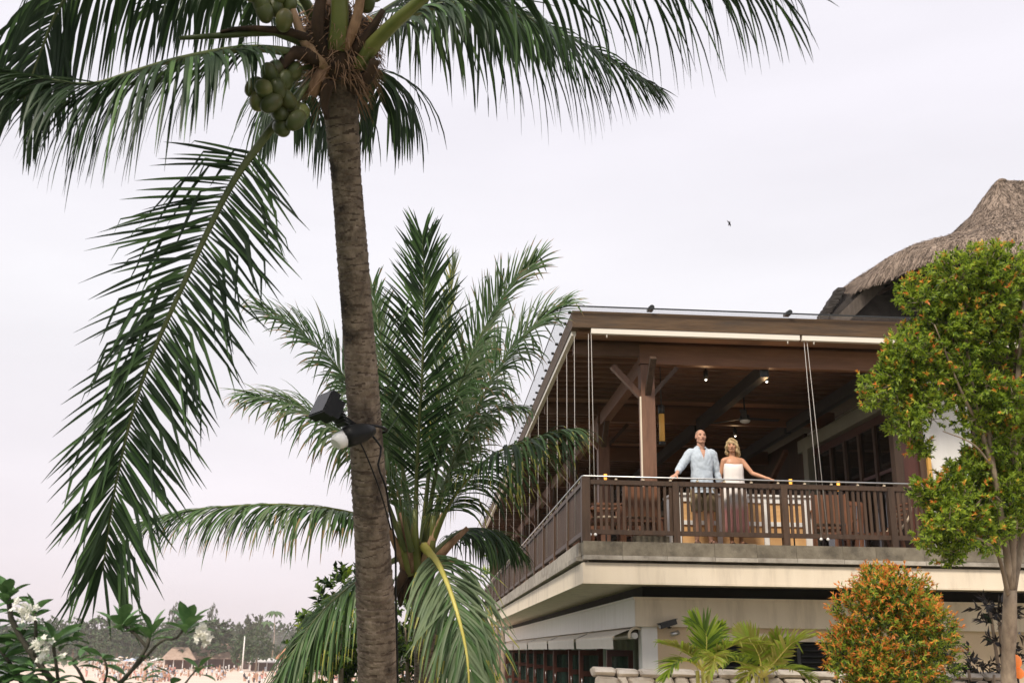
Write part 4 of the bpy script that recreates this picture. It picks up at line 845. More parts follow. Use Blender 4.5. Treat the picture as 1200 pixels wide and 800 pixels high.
cl = [((1120, 345), 50, 11.0), ((1160, 332), 44, 11.1), ((1197, 326), 46, 11.2), ((1090, 345), 34, 10.9), ((1100, 390), 46, 10.8), ((1148, 392), 52, 11.0), ((1195, 395), 55, 11.1), ((1075, 420), 36, 10.7), ((1038, 457), 34, 10.7), ((1060, 442), 26, 10.7), ((1080, 470), 34, 10.7), ((1060, 500), 22, 10.7), ((1066, 492), 18, 10.6), ((1118, 452), 40, 10.8),
      ((1160, 462), 48, 11.0), ((1200, 480), 46, 11.2), ((1185, 540), 40, 11.3), ((1138, 500), 18, 10.8), ((1165, 520), 34, 11.0), ((1146, 545), 24, 10.9), ((1118, 560), 16, 10.7), ((1180, 580), 40, 11.1), ((1150, 575), 44, 10.9), ((1108, 596), 34, 10.6), ((1098, 625), 26, 10.6), ((1130, 625), 34, 10.7), ((1165, 612), 36, 10.9), ((1112, 645), 18, 10.6), ((1200, 600), 42, 11.3), ((1240, 360), 60, 11.3), ((1250, 480), 60, 11.3), ((1075, 525), 10, 10.7), ((1086, 575), 14, 10.6), ((1250, 590), 50, 11.4)]
cl = billow([(P(c[0], c[1], d), (r * mpx * .9, r * mpx * .95, r * mpx * .88)) for c, r, d in cl], 6, .42, 9, .6)
fo, TW = foliage_obj('foliage', t3, o3, cl, LEAFSET, 1700, 17, .054, .021, (.08, .34), 31, young=.20, twl=.09, shell=.5)
tw = MB()
for a, b in TW[::3]: tw.tube([a, b], [.004, .002], 3, cap=False)
link('twigs', local(tw, o3, 'twigs'), M['bark2'], t3, kind='stuff')
# --- clipped round shrub glowing orange
o4 = P(1045, 900, 10.4); o4[2] = GZ
t4 = thing('orange_shrub', 'rounded shrub with bright orange new leaves in front of the cream wall', 'shrub', tuple(o4))
m4 = 10.4 / FPX
cl = [(P(1044, 752, 10.4), (74 * m4, 70 * m4, 68 * m4)), (P(1040, 712, 10.35), (50 * m4, 46 * m4, 44 * m4)), (P(1038, 690, 10.35), (26 * m4, 26 * m4, 24 * m4)), (P(1000, 775, 10.3), (32 * m4, 32 * m4, 46 * m4)), (P(1088, 768, 10.4), (34 * m4, 32 * m4, 40 * m4)), (P(1045, 850, 10.4), (70 * m4, 60 * m4, 70 * m4)), (P(1068, 715, 10.4), (30 * m4, 30 * m4, 34 * m4))]
cl = billow(cl, 7, .33, 10, .84)
fo, TW = foliage_obj('foliage', t4, o4, cl, ['lf_dark', 'lf_mid', 'lf_lime', 'lf_org', 'lf_amb'], 1900, 13, .054, .017, (.24, .62), 32, young=1.45, twl=.13, shell=.6, up=.6)
for k in range(6): limb([o4 + np.array([.04 * k - .1, 0, 0]), P(1020 + k * 10, 840, 10.4), P(1000 + k * 17, 760, 10.4)], .02, .008, t4, o4, name='stem')
# --- dark bushes left of the building and behind the young palm
def bush(name, label, cat, px, d, clumps, mats, seed, dens=160, per=12, L=.13, Wd=.06, stem=True, group=None, **k):
    o = P(px[0], px[1], d); o[2] = float(ground_z(o[0], o[1])) - .05
    t = thing(name, label, cat, tuple(o), 0, group); s = d / FPX
    cl = [(P(x, y, d + dz), (r * s, r * s, r * s * .85)) for x, y, r, dz in clumps]
    foliage_obj('foliage', t, o, cl, mats, dens, per, L, Wd, (.5, .93), seed, **k)
    if stem:
        for x, y, r, dz in clumps[:4]: limb([o, (o + P(x, y, d + dz)) / 2 + np.array([.05, 0, .1]), P(x, y, d + dz)], .06 * d / 15, .015, t, o, name='stem')
    return t
DK = ['lf_dark', 'lf_mid', 'lf_mid', 'lf_lime', 'lf_lime']
bush('garden_bush', 'dark leafy bush with white blossom left of the tall palm trunk', 'bush', (395, 830), 19, [(400, 720, 32, 0), (378, 750, 34, 0), (415, 760, 40, .5), (385, 790, 40, .3), (430, 700, 26, 1), (408, 690, 22, .5)], DK, 41, dens=190, L=.17, Wd=.09, young=.1, twl=.25)
bush('broadleaf_tree', 'dark broadleaf tree behind the hanging frond of the young palm', 'tree', (475, 830), 21, [(475, 735, 36, 0), (470, 780, 46, .5), (500, 760, 45, 1), (540, 790, 34, 1), (468, 700, 24, 1), (520, 720, 24, 1.4)], DK, 42, dens=190, L=.16, Wd=.07, young=.05, twl=.25)
bush('distant_garden_tree', 'feathery light green tree behind the far end of the balcony', 'tree', (590, 790), 55, [(588, 640, 15, 0), (578, 660, 14, 0), (598, 665, 18, 0), (572, 685, 14, 0), (592, 700, 20, 0)], ['lf_mid', 'lf_lime', 'lf_lime', 'lf_lime', 'lf_lime'], 43, dens=8, per=14, L=.38, Wd=.09, young=0, twl=.8, shell=.2)
bush('purple_cordyline', 'dark purple leafed bush under the slender tree, bottom right corner', 'bush', (1140, 880), 11.6, [(1135, 785, 24, 0), (1110, 795, 24, 0), (1165, 790, 22, 0), (1150, 810, 26, .2), (1195, 790, 20, .3)], ['lf_purp', 'lf_purp', 'lf_dark', 'lf_purp', 'lf_red'], 44, dens=230, L=.10, Wd=.035, young=.05)
bush('dark_cordyline', 'dark reddish plant rising beside the slender tree trunk', 'bush', (1172, 880), 11.9, [(1170, 720, 16, 0), (1160, 712, 10, 0), (1185, 735, 12, 0), (1172, 750, 10, 0)], ['lf_purp', 'lf_purp', 'lf_dark', 'lf_red', 'lf_red'], 45, dens=120, L=.14, Wd=.04, young=.08)
gl = thing('garden_lantern', 'glowing orange lantern low beside the tree trunk at the right edge', 'lantern', tuple(P(1193, 795, 11.3)))
link('shade', MB().ball((0, 0, .18), (.06, .06, .075), nu=12, nv=8).ball((.015, 0, .06), (.055, .055, .06), nu=12, nv=8).mesh('shade'), emis('orange_lantern', (.85, .22, .04), .25), gl)
link('stake', MB().tube([(0, 0, -1.3), (0, 0, .02)], .012, 6).mesh('stake'), M['darksteel'], gl)
# --- areca palms before the stone wall
def areca(px, d, label, fr, seed):
    o = P(px[0], px[1], d); top = o.copy(); o[2] = GZ
    t = thing('areca_palm', label, 'palm', tuple(o), 0, 'small yellow green palms by the stone wall')
    for k, (path, L_, mats_, dr, ht) in enumerate(fr):
        f = frond(t, PX(*[(x, px[1] + (y - px[1]) * .80, d + dz) for x, y, dz in path]), L=L_ * .88, n=34, n0=.25, w=.013, droop=dr, ang=(52, 18), hint=ht, lift=.3, mats=mats_, mix=.4, mid='ypetiole', r0=.014, seed=seed + k, kink=.08)
        f.matrix_parent_inverse = Matrix.Translation(-Vector(o))
    for k in range(3):
        q = top + np.array([(k - 1) * .06, .03 * k, 0]); s_ = link('cane', MB().tube([(q[0], q[1], GZ), (q[0] + .01, q[1], (GZ + q[2]) / 2), tuple(q)], [.03, .024, .02], 8).mesh('cane'), M['ypetiole'], t); s_.matrix_parent_inverse = Matrix.Translation(-Vector(o))
    return t
G1 = ('pf_yel', 'lf_lime'); G2 = ('pf_yel', 'lf_lime'); G3 = ('lf_lime', 'lf_mid')
areca((824, 785), 10.8, 'left one of two small yellow green palms before the stone wall', [
    ([(824, 785, 0), (828, 752, -.05), (826, 728, 0), (812, 712, .05)], .30, ('lf_lime', 'lf_mid'), .6, (-.2, -1, .3)), ([(824, 785, 0), (812, 765, -.1), (795, 752, -.2), (775, 746, -.3)], .26, G2, 2, (0, 0, 1)), ([(824, 785, 0), (845, 758, -.1), (868, 745, -.2), (895, 748, -.2)], .3, G1, 2.2, (0, 0, 1)), ([(824, 785, 0), (808, 772, -.2), (792, 775, -.35), (780, 795, -.5)], .3, G3, 2.5, (0, 0, 1)), ([(824, 785, 0), (834, 768, -.3), (838, 765, -.5), (832, 790, -.7)], .28, G2, 2.5, (0, 0, 1)), ([(824, 785, 0), (840, 770, .2), (860, 768, .3), (876, 785, .3)], .3, G3, 2, (0, 0, 1)), ([(824, 785, 0), (820, 755, .2), (838, 735, .3), (845, 722, .3)], .25, ('lf_lime', 'lf_mid'), 1, (0, -1, .4))], 60)
areca((893, 792), 10.9, 'right one of two small yellow green palms before the stone wall', [
    ([(893, 792, 0), (890, 765, 0), (882, 745, 0), (868, 728, .1)], .28, G1, 1, (-.2, -1, .3)), ([(893, 792, 0), (905, 765, 0), (912, 748, 0), (908, 732, 0)], .28, G1, .8, (0, -1, .3)), ([(893, 792, 0), (912, 765, -.1), (930, 742, -.2), (952, 735, -.2)], .34, ('lf_lime', 'pf_yel'), 1.8, (0, 0, 1)), ([(893, 792, 0), (875, 775, -.2), (858, 770, -.3), (840, 782, -.4)], .28, G3, 2.5, (0, 0, 1)), ([(893, 792, 0), (890, 780, -.3), (880, 785, -.5), (870, 805, -.6)], .28, G2, 2.5, (0, 0, 1)), ([(893, 792, 0), (915, 780, .1), (935, 785, .2), (950, 800, .2)], .28, G3, 2, (0, 0, 1)), ([(893, 792, 0), (900, 770, .3), (888, 752, .5), (880, 740, .6)], .25, G2, 1, (0, -1, .4))], 75)
# --- rubble wall of pale coral stone
o5 = P(697, 783, 11.55); o5[2] = GZ
sw = thing('stone_wall', 'low wall of pale irregular coral stones in front of the tan wall', 'wall', tuple(o5), .03)
WL, WT = 4.6, float(P(697, 783, 11.55)[2] - GZ)
link('core', MB().box((.05, .06, 0), (WL, .42, WT - .05)).mesh('core'), M['mortar'], sw)
nx, nz = 22, 6
gxs = [[(i / nx * WL + (rnd.uniform(-.075, .075) if 0 < i < nx else 0) + (.1 if j % 2 else 0) * (0 < i < nx), j / nz * (WT - .07) + (rnd.uniform(-.095, .095) if 0 < j < nz else 0)) for i in range(nx + 1)] for j in range(nz + 1)]
for j in range(nz):
    for i in range(nx):
        q = [gxs[j][i], gxs[j][i + 1], gxs[j + 1][i + 1], gxs[j + 1][i]]; cx = sum(p[0] for p in q) / 4; cz = sum(p[1] for p in q) / 4
        pts = []
        for a in range(4):
            p, r = q[a], q[(a + 1) % 4]
            for t in (.18, .82) if rnd.random() < .75 else (.1, .5, .9): pts.append((p[0] + (r[0] - p[0]) * t, p[1] + (r[1] - p[1]) * t))
        k1 = .93; k2 = .74; dp = rnd.uniform(.0, .035); b = MB(); n = len(pts); V_ = []
        for kk, y in ((k1, .1), (k1, .035 - dp * .5), (k2, -.005 - dp)):
            for p in pts: V_.append((cx + (p[0] - cx) * kk + rnd.uniform(-.008, .008), y + rnd.uniform(-.008, .008), cz + (p[1] - cz) * kk + rnd.uniform(-.008, .008)))
        F_ = [(l * n + a, l * n + (a + 1) % n, (l + 1) * n + (a + 1) % n, (l + 1) * n + a) for l in range(2) for a in range(n)] + [tuple(2 * n + a for a in range(n))]
        b.add(V_, F_, 0, False).build('stone', M['stone'], sw)
x = -.02
while x < WL:
    w = rnd.uniform(.2, .42); z = rnd.uniform(-.012, .014); b = MB()
    b.tube([(x + .01, .2, WT - .045 + z), (x + .03, .2, WT - .045 + z), (x + w - .03, .2, WT - .045 + z), (x + w - .008, .2, WT - .045 + z)], [.15, .2, .2, .15], 8, sm=False)
    b.v = [(p[0] + rnd.uniform(-.006, .006), (p[1] - .2) * 1.25 + .22, (p[2] - WT + .045 - z) * .27 + WT - .045 + z + rnd.uniform(-.006, .006)) for p in b.v]
    b.build('capstone', M['stone'], sw); x += w
# --- frangipani at the bottom left
o6 = P(70, 1050, 6.4); o6[2] = GZ
t6 = thing('frangipani', 'frangipani shrub with broad leaf rosettes and white flowers, bottom left corner', 'shrub', tuple(o6))
lm_ = []
for k in range(4):
    b = MB(); n = 7; V_ = []; cv = .1 + .1 * k
    wp = [.05, .45, .78, 1.0, 1.0, .72, .06]
    for i in range(n):
        t = i / (n - 1); z = -cv * t * t * .8 + .05 * t; hw = .195 * wp[i]
        V_ += [(t, -hw, z + hw * .35), (t, 0, z), (t, hw, z + hw * .35)]
    F_ = [f for i in range(n - 1) for f in ((3 * i, 3 * i + 3, 3 * i + 4, 3 * i + 1), (3 * i + 1, 3 * i + 4, 3 * i + 5, 3 * i + 2))]
    lm_.append(b.add(V_, F_, 0, True).mesh('leaf'))
def place_leaf(p, d, L_, up=Vector((0, 0, 1)), roll=0):
    d = d.normalized(); y = up.cross(d); y = y.normalized() if y.length > 1e-3 else Vector((0, 1, 0)); z = d.cross(y)
    m = Matrix((d, y, z)).transposed().to_4x4() @ Matrix.Rotation(roll, 4, 'X'); m = m @ Matrix.Diagonal((L_, L_ * rnd.uniform(.9, 1.2), L_, 1)); m.translation = Vector(p) - Vector(o6)
    o = link('leaf', lm_[rnd.randrange(4)], M['lf_plum'], t6); o.matrix_local = m; return o
def rosette(x, y, d, n=10, L_=.17, tilt=.6, lean=(0, 0, 0)):
    p = Vector(P(x, y, d))
    for k in range(n):
        a = k * 2.4 + rnd.uniform(-.3, .3); e = tilt + .7 * (k / n) + rnd.uniform(-.2, .2) - .45
        dd = Vector((math.cos(a) * math.cos(e), math.sin(a) * math.cos(e), math.sin(e))) + Vector(lean)
        place_leaf(p + Vector((0, 0, -.05 * (1 - k / n))), dd, L_ * rnd.uniform(.8, 1.15), roll=rnd.uniform(-.4, .4))
def branch6(path, a=.02, b=.011): limb(PX(*path), a * .62, b * .75, t6, o6, 'bark3', 'branch', 8)
branch6([(60, 990, 6.4), (62, 880, 6.4), (70, 815, 6.4), (40, 770, 6.4), (15, 730, 6.4), (10, 700, 6.4)], .05, .02); branch6([(62, 880, 6.4), (110, 830, 6.3), (150, 790, 6.2), (172, 758, 6.2), (176, 742, 6.2)], .035, .014)
branch6([(150, 790, 6.2), (165, 775, 6.2), (190, 750, 6.15), (205, 748, 6.15), (217, 735, 6.15)], .016, .010); branch6([(172, 758, 6.2), (158, 742, 6.2), (143, 732, 6.2)], .016, .012); branch6([(70, 815, 6.4), (66, 780, 6.3), (62, 752, 6.3)], .02, .013)
branch6([(110, 830, 6.3), (95, 790, 6.1), (85, 775, 6.1), (92, 768, 6.1)], .018, .01); branch6([(62, 880, 6.4), (40, 830, 6.6), (20, 790, 6.6), (0, 760, 6.6)], .03, .015); branch6([(130, 850, 6.2), (200, 815, 6.2), (225, 790, 6.2), (234, 778, 6.2)], .014, .007); branch6([(110, 830, 6.3), (125, 790, 6.2), (122, 770, 6.2)], .016, .009); branch6([(40, 770, 6.4), (42, 740, 6.3), (40, 716, 6.3)], .018, .012)
for (x, y, d, n, L_, t) in ((8, 698, 6.4, 11, .17, .75), (40, 714, 6.3, 10, .14, .8), (63, 748, 6.3, 10, .19, .8), (143, 730, 6.2, 11, .18, .75), (177, 740, 6.2, 9, .15, .8), (218, 733, 6.15, 11, .19, .85), (-10, 745, 6.6, 12, .2, .5), (5, 765, 6.6, 12, .19, .4), (25, 745, 6.5, 12, .17, .4), (15, 785, 6.5, 12, .18, .3), (40, 780, 6.4, 10, .17, .3), (-15, 720, 6.6, 12, .2, .5), (92, 770, 6.1, 7, .14, .4), (120, 768, 6.2, 8, .15, .3), (234, 780, 6.2, 6, .13, .5), (60, 800, 6.3, 9, .17, .2), (100, 800, 6.2, 8, .14, .2), (140, 798, 6.2, 8, .13, .3), (170, 790, 6.2, 6, .12, .2), (85, 745, 6.4, 6, .16, .2), (30, 725, 6.5, 8, .16, .3), (180, 770, 6.2, 5, .11, .1), (-5, 770, 6.9, 14, .2, .3), (20, 760, 6.9, 12, .18, .3), (45, 800, 6.8, 12, .18, .2), (15, 810, 6.7, 14, .2, .2), (75, 815, 6.6, 12, .17, .2), (115, 815, 6.5, 10, .15, .2), (55, 770, 6.9, 8, .16, .3), (200, 800, 6.3, 6, .12, .2), (0, 800, 6.5, 12, .2, .3)):
    rosette(x, y, d, n, L_ * .95, t)
pm = MB()
for k in range(5):
    a = k * 1.2566; c_, s_ = math.cos(a), math.sin(a)
    V_ = [(0, 0, 0), (.016 * c_ - .012 * s_, .016 * s_ + .012 * c_, .008), (.036 * c_, .036 * s_, .006), (.02 * c_ + .014 * s_, .02 * s_ - .014 * c_, .012)]
    pm.add(V_, [(0, 1, 2, 3)])
pm.v = [tuple(c * .72 for c in p) for p in pm.v]
pm = pm.mesh('flower')
def flowers(x, y, d, n, r):
    for k in range(n):
        p = Vector(P(x, y, d)) + Vector((rnd.gauss(0, r * .75), rnd.gauss(0, r * .75), rnd.gauss(0, r * .62))) - Vector(o6)
        link('flower', pm, M['petal'], t6, p, (rnd.uniform(.2, 1.6), rnd.uniform(-.8, .8), rnd.uniform(0, 6)))
for (x, y, d, n, r) in ((27, 712, 6.2, 16, .04), (33, 724, 6.2, 8, .03), (47, 758, 6.15, 14, .035), (52, 772, 6.15, 8, .03), (236, 742, 6.1, 24, .034), (241, 750, 6.1, 10, .025), (75, 772, 6.1, 6, .03)): flowers(x, y, d, n, r)

# ------------------------------------------------------------------ the beach and its far shore
far_c = []
for k in range(4):
    rg = np.random.default_rng(200 + k); c = [((0, 0, .62), (.36, .36, .30))] + [((.28 * math.cos(a + k), .28 * math.sin(a + k), .5 + .12 * math.sin(a * 3 + k)), (.22, .22, .2)) for a in np.linspace(0, 6.28, 7)[:-1]] + [((0.1, 0, .85), (.2, .2, .14))]
    C, D, N, Ls, Ws, Ms, TW = foliage(c, 800, 7, .075, .05, (.55, .85), rg, shell=.6, young=0, twl=.05)
    far_c.append(leaf_mesh('crown', C, D, N, Ls, Ws, np.minimum(Ms, 1)))
trk = MB().tube([(0, 0, -.05), (.01, 0, .3), (0, .01, .6)], [.035, .026, .012], 6).mesh('trunk')
def far_tree(px, py, d, w, h, label, light=0, group='trees along the far shore'):
    p = P(px, py, d); z = float(ground_z(p[0], p[1])); t = thing('shore_tree', label, 'tree', (p[0], p[1], z), 0, group)
    s = d / FPX
    c = link('crown', far_c[rnd.randrange(4)], [M['lf_far'], M['lf_far2']], t, None, (0, 0, rnd.uniform(0, 6))); hh = p[2] + h * s / 2 - z
    c.scale = (w * s, w * s, hh)
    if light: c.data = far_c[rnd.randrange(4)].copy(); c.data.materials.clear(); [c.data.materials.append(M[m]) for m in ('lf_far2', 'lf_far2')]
    k = link('trunk', trk, M['bark2'], t); k.scale = (max(3, w * s), max(3, w * s), hh)
    return t
LAB = ['far shore tree in the hazy treeline left of the domed tree', 'far shore tree in the hazy treeline right of the domed tree']
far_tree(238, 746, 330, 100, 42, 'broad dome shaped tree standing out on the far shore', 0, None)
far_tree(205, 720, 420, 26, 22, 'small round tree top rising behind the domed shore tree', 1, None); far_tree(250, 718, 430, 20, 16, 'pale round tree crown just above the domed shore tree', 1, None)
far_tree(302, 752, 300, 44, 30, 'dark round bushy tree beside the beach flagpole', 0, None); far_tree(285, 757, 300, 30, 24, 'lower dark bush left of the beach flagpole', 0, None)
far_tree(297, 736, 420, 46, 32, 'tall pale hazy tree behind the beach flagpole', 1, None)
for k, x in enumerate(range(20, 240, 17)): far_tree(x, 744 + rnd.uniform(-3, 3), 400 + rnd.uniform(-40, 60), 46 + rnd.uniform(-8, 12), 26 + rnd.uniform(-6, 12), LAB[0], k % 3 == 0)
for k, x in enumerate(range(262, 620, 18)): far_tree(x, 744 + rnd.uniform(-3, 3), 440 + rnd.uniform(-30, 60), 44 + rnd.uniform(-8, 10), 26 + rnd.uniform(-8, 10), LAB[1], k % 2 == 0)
wl = [((x, 520 + 30 * math.sin(x * .03), -2.5), (22, 16, 6.5 + 2 * math.sin(x * .21))) for x in np.arange(-420, 120, 16)]
rg = np.random.default_rng(5); C, D, N, Ls, Ws, Ms, TW = foliage(wl, 3.0, 6, 3.2, 2.2, (.6, .9), rg, shell=.6, young=0, twl=2)
link('far_wood', leaf_mesh('far_wood', C, D, N, Ls, Ws, np.minimum(Ms, 1)), [M['lf_far'], M['lf_far2']], kind='stuff')
def shore_palm(px, py, d, label):
    p = P(px, py, d); z = float(ground_z(p[0], p[1])); t = thing('shore_palm', label, 'palm tree', (p[0], p[1], z), 0, 'palms on the far shore'); h = p[2] - z
    link('trunk', MB().tube([(0, 0, 0), (.5, 0, h * .5), (0, 0, h)], [.28, .2, .16], 6).mesh('trunk'), M['bark2'], t)
    for k in range(11):
        a = k * .5712 + rnd.uniform(-.1, .1); b = MB(); V_ = []
        for i in range(7):
            s_ = i / 6; r = 4.2 * s_; zz_ = h + 1.6 * math.sin(s_ * 2.2 + .2 * (k % 3)) - 2.6 * s_ * s_; w = .75 * math.sin(math.pi * min(1, s_ * .9 + .1)) + .03
            V_ += [(r * math.cos(a) - w * math.sin(a), r * math.sin(a) + w * math.cos(a), zz_ - .5 * w), (r * math.cos(a), r * math.sin(a), zz_), (r * math.cos(a) + w * math.sin(a), r * math.sin(a) - w * math.cos(a), zz_ - .5 * w)]
        b.add(V_, [f for i in range(6) for f in ((3 * i, 3 * i + 3, 3 * i + 4, 3 * i + 1), (3 * i + 1, 3 * i + 4, 3 * i + 5, 3 * i + 2))]); b.build('frond', M['lf_far'], t)
shore_palm(322, 719, 400, 'single taller palm rising above the far treeline, right of the flagpole'); shore_palm(313, 731, 420, 'lower palm in the far treeline just left of the tallest shore palm'); shore_palm(115, 727, 400, 'palm above the far treeline at the left, above the frangipani')
def hut(px, py, d, w, dp, h, rh, label, roofm, rz=0, walls=True):
    p = P(px, py, d); z = float(ground_z(p[0], p[1])); t = thing('beach_hut', label, 'hut', (p[0], p[1], z), rz)
    if walls: link('wall', MB().box((-w * .45, -dp * .2, -.5), (w * .45, dp * .45, h)).mesh('wall'), M['umber'], t)
    for sx in (-.46, -.15, .15, .46): link('post', MB().box((w * sx - .12, -dp * .46 - .12, -.5), (w * sx + .12, -dp * .46 + .12, h)).mesh('post'), M['white'], t)
    a, b = w / 2 + .6, dp / 2 + .6
    link('roof', MB().add([(-a, -b, h), (a, -b, h), (a, b, h), (-a, b, h), (-a * .45, 0, h + rh), (a * .45, 0, h + rh), (-a, -b, h - .2), (a, -b, h - .2), (a, b, h - .2), (-a, b, h - .2)], [(0, 1, 5, 4), (1, 2, 5), (2, 3, 4, 5), (3, 0, 4), (9, 8, 7, 6), (0, 6, 7, 1), (1, 7, 8, 2), (2, 8, 9, 3), (3, 9, 6, 0)]).mesh('roof'), roofm, t)
hut(258, 767, 330, 17, 10, 3.2, 4.6, 'brown roofed open beach cafe in front of the domed tree', M['tileroof']); hut(211, 767, 320, 9, 8, 2.8, 3.6, 'small tan roofed beach hut below the domed tree', M['tileroof'], .2)
hut(276, 766, 345, 8, 8, 3.0, 3.0, 'pale roofed beach building beside the brown roofed cafe', M['paleroof'], -.1); hut(310, 768, 310, 8, 6, 2.6, 1.2, 'low white roofed beach stall right of the flagpole', M['paleroof'], .1)
hut(345, 766, 330, 10, 8, 3.4, 3.6, 'orange roofed house partly behind the drooping palm frond', mat('orange_tiles', (.40, .17, .09), (.5, .24, .13), 1, .9), .3)
fp = P(285, 768, 290); fz = float(ground_z(fp[0], fp[1])); fl_ = thing('flagpole', 'slender white pole standing on the beach before the dark trees', 'pole', (fp[0], fp[1], fz)); link('mast', MB().tube([(0, 0, 0), (0, 0, 9.6)], [.24, .16], 6).mesh('mast'), M['white'], fl_); link('base', MB().box((-.5, -.5, -.2), (.5, .5, .4)).mesh('base'), M['white'], fl_)
pcols = [(.8, .78, .75), (.35, .42, .55), (.62, .32, .26), (.78, .75, .7), (.66, .52, .36), (.76, .74, .72)]
pm_ = [mat('parasol_cloth_' + n_, c, None, rough=.85) for n_, c in zip(('white', 'blue', 'red', 'ivory', 'ochre', 'pale'), pcols)]
pn = ('white', 'blue', 'red', 'ivory', 'ochre', 'pale')
used_spots = []
for k in range(64):
    x = rnd.uniform(125, 400); y = rnd.uniform(772, 783); p = P(x, 785, 10); d_ = 10; q = P(x, y, 1); d_ = (BZ) / q[2]; p = q * d_; z = float(ground_z(p[0], p[1]))
    c = (0, 3, 5, 1, 0, 4, 3, 2, 5)[k % 9]; lr_ = 'left' if x < 215 else ('middle' if x < 300 else 'right'); t = thing('beach_parasol', '%s parasol among the crowd on the %s stretch of sand' % (pn[c], lr_), 'parasol', (p[0], p[1], z), 0, '%s parasols on the %s beach' % (pn[c], lr_))
    link('pole', MB().tube([(0, 0, -.2), (0, 0, 2.3)], .04, 5).mesh('pole'), M['white'], t)
    cv = [(1.5 * math.cos(a), 1.5 * math.sin(a), 1.95) for a in np.linspace(0, 2 * math.pi, 9)[:-1]]; link('canopy', MB().add(cv + [(0, 0, 2.5)], [(i, (i + 1) % 8, 8) for i in range(8)]).mesh('canopy'), pm_[c], t)
cm_ = [mat('crowd_' + n_, c, None, rough=.9) for n_, c in (('skin', (.42, .24, .16)), ('dark', (.05, .05, .06)), ('white', (.7, .68, .66)), ('red', (.55, .26, .22)), ('blue', (.38, .42, .5)), ('tan', (.45, .29, .21)))]
cw = MB()
hubs = [(rnd.uniform(110, 500), 769 + 30 * rnd.random() ** 1.2) for _ in range(130)]
for k in range(1700):
    hx, hy = rnd.choice(hubs); x = hx + rnd.gauss(0, 7); y = max(767.5, hy + rnd.gauss(0, 1.6)); q = P(x, y, 1)
    if q[2] > -.003: continue
    p = q * (BZ / q[2]); p[2] = float(ground_z(p[0], p[1]))
    if p[0] < -.385 * p[1] - 2 or p[1] > 520: continue
    h = rnd.uniform(1.45, 1.8) if rnd.random() < .5 else rnd.uniform(.6, 1.0); c1, c2 = rnd.choice((0, 0, 5, 2, 2, 2, 3, 4, 1)), rnd.choice((0, 1, 5, 2, 3, 5))
    o_ = Vector(p); n = 6
    cw.tube([o_, o_ + Vector((0, 0, h * .48))], [.16, .21], n, c2, False, False); cw.tube([o_ + Vector((0, 0, h * .48)), o_ + Vector((0, 0, h * .8)), o_ + Vector((0, 0, h * .86))], [.21, .29, .09], n, c1, True, False); cw.ball(o_ + Vector((0, 0, h * .93)), .12, 1 if rnd.random() < .5 else 0, 6, 4)
cw.build('beach_crowd', cm_, kind='stuff')
sm_ = bpy.data.materials.new('drifting_smoke'); sm_.use_nodes = True; t_ = sm_.node_tree; t_.nodes.clear(); so_ = t_.nodes.new('ShaderNodeOutputMaterial'); sv_ = t_.nodes.new('ShaderNodeVolumePrincipled')
sv_.inputs['Color'].default_value = (.95, .96, 1, 1); sv_.inputs['Density'].default_value = .011; t_.links.new(sv_.outputs[0], so_.inputs['Volume'])
q_ = P(338, 750, 372); MB().ball((q_[0], q_[1], q_[2]), (15, 5, 3.6), nu=18, nv=10).ball((q_[0] + 9, q_[1], q_[2] + 3), (9, 4, 4.5), nu=14, nv=8).build('smoke', sm_, kind='stuff')
# --- a bird high over the roof
bo = P(855, 262, 40); bd_ = thing('bird', 'small dark bird in flight in the pale sky above the roof', 'bird', tuple(bo), .3)
link('body', MB().tube([(-.05, -.14, .1), (-.02, -.06, .04), (0, .05, 0), (.005, .13, -.03), (.01, .2, -.06)], [.012, .035, .045, .03, .01], 8).mesh('body'), M['black'], bd_)
bd_.scale = (.62, .62, .62)
link('wing', MB().add([(0, .06, .02), (0, -.05, .03), (-.12, -.08, .10), (-.2, -.02, .19), (-.1, .05, .11), (0, .06, .028), (0, -.05, .038), (-.12, -.08, .107), (-.1, .05, .117)], [(0, 1, 2, 4), (4, 2, 3), (8, 7, 6, 5), (3, 7, 8)]).mesh('wing'), M['black'], bd_)
link('wing', MB().add([(0, .06, .02), (0, -.05, .03), (.03, -.08, -.10), (.02, -.03, -.24), (.03, .05, -.11), (.008, .06, .02), (.008, -.05, .03), (.038, -.08, -.10), (.038, .05, -.11)], [(4, 2, 1, 0), (3, 2, 4), (5, 6, 7, 8), (8, 7, 3)]).mesh('wing'), M['black'], bd_)

# ------------------------------------------------------------------ the couple at the railing
DG = None
def remeshed(name, mb, voxel, smooth, mats, parent, edit=None, disp=None):
    me = mb.mesh('tmp'); o = bpy.data.objects.new('tmp', me); COL.objects.link(o)
    r = o.modifiers.new('r', 'REMESH'); r.mode = 'VOXEL'; r.voxel_size = voxel; r.use_smooth_shade = True
    s = o.modifiers.new('s', 'SMOOTH'); s.factor = .5; s.iterations = smooth
    dg = bpy.context.evaluated_depsgraph_get(); m2 = bpy.data.meshes.new_from_object(o.evaluated_get(dg)); m2.name = name
    bpy.data.objects.remove(o); bpy.data.meshes.remove(me); m2.materials.clear()
    if disp:
        n = len(m2.vertices); co = np.empty(n * 3, np.float32); no = np.empty(n * 3, np.float32); m2.vertices.foreach_get('co', co); m2.vertices.foreach_get('normal', no)
        co = co.reshape(-1, 3); no = no.reshape(-1, 3); co = co + no * disp(co)[:, None]; m2.vertices.foreach_set('co', co.ravel().astype(np.float32))
    if edit:
        bm = bmesh.new(); bm.from_mesh(m2); bmesh.ops.delete(bm, geom=[f for f in bm.faces if edit(f.calc_center_median())], context='FACES'); bm.to_mesh(m2); bm.free()
    m2.polygons.foreach_set('use_smooth', np.ones(len(m2.polygons), bool)); m2.update()
    return link(name, m2, mats, parent)
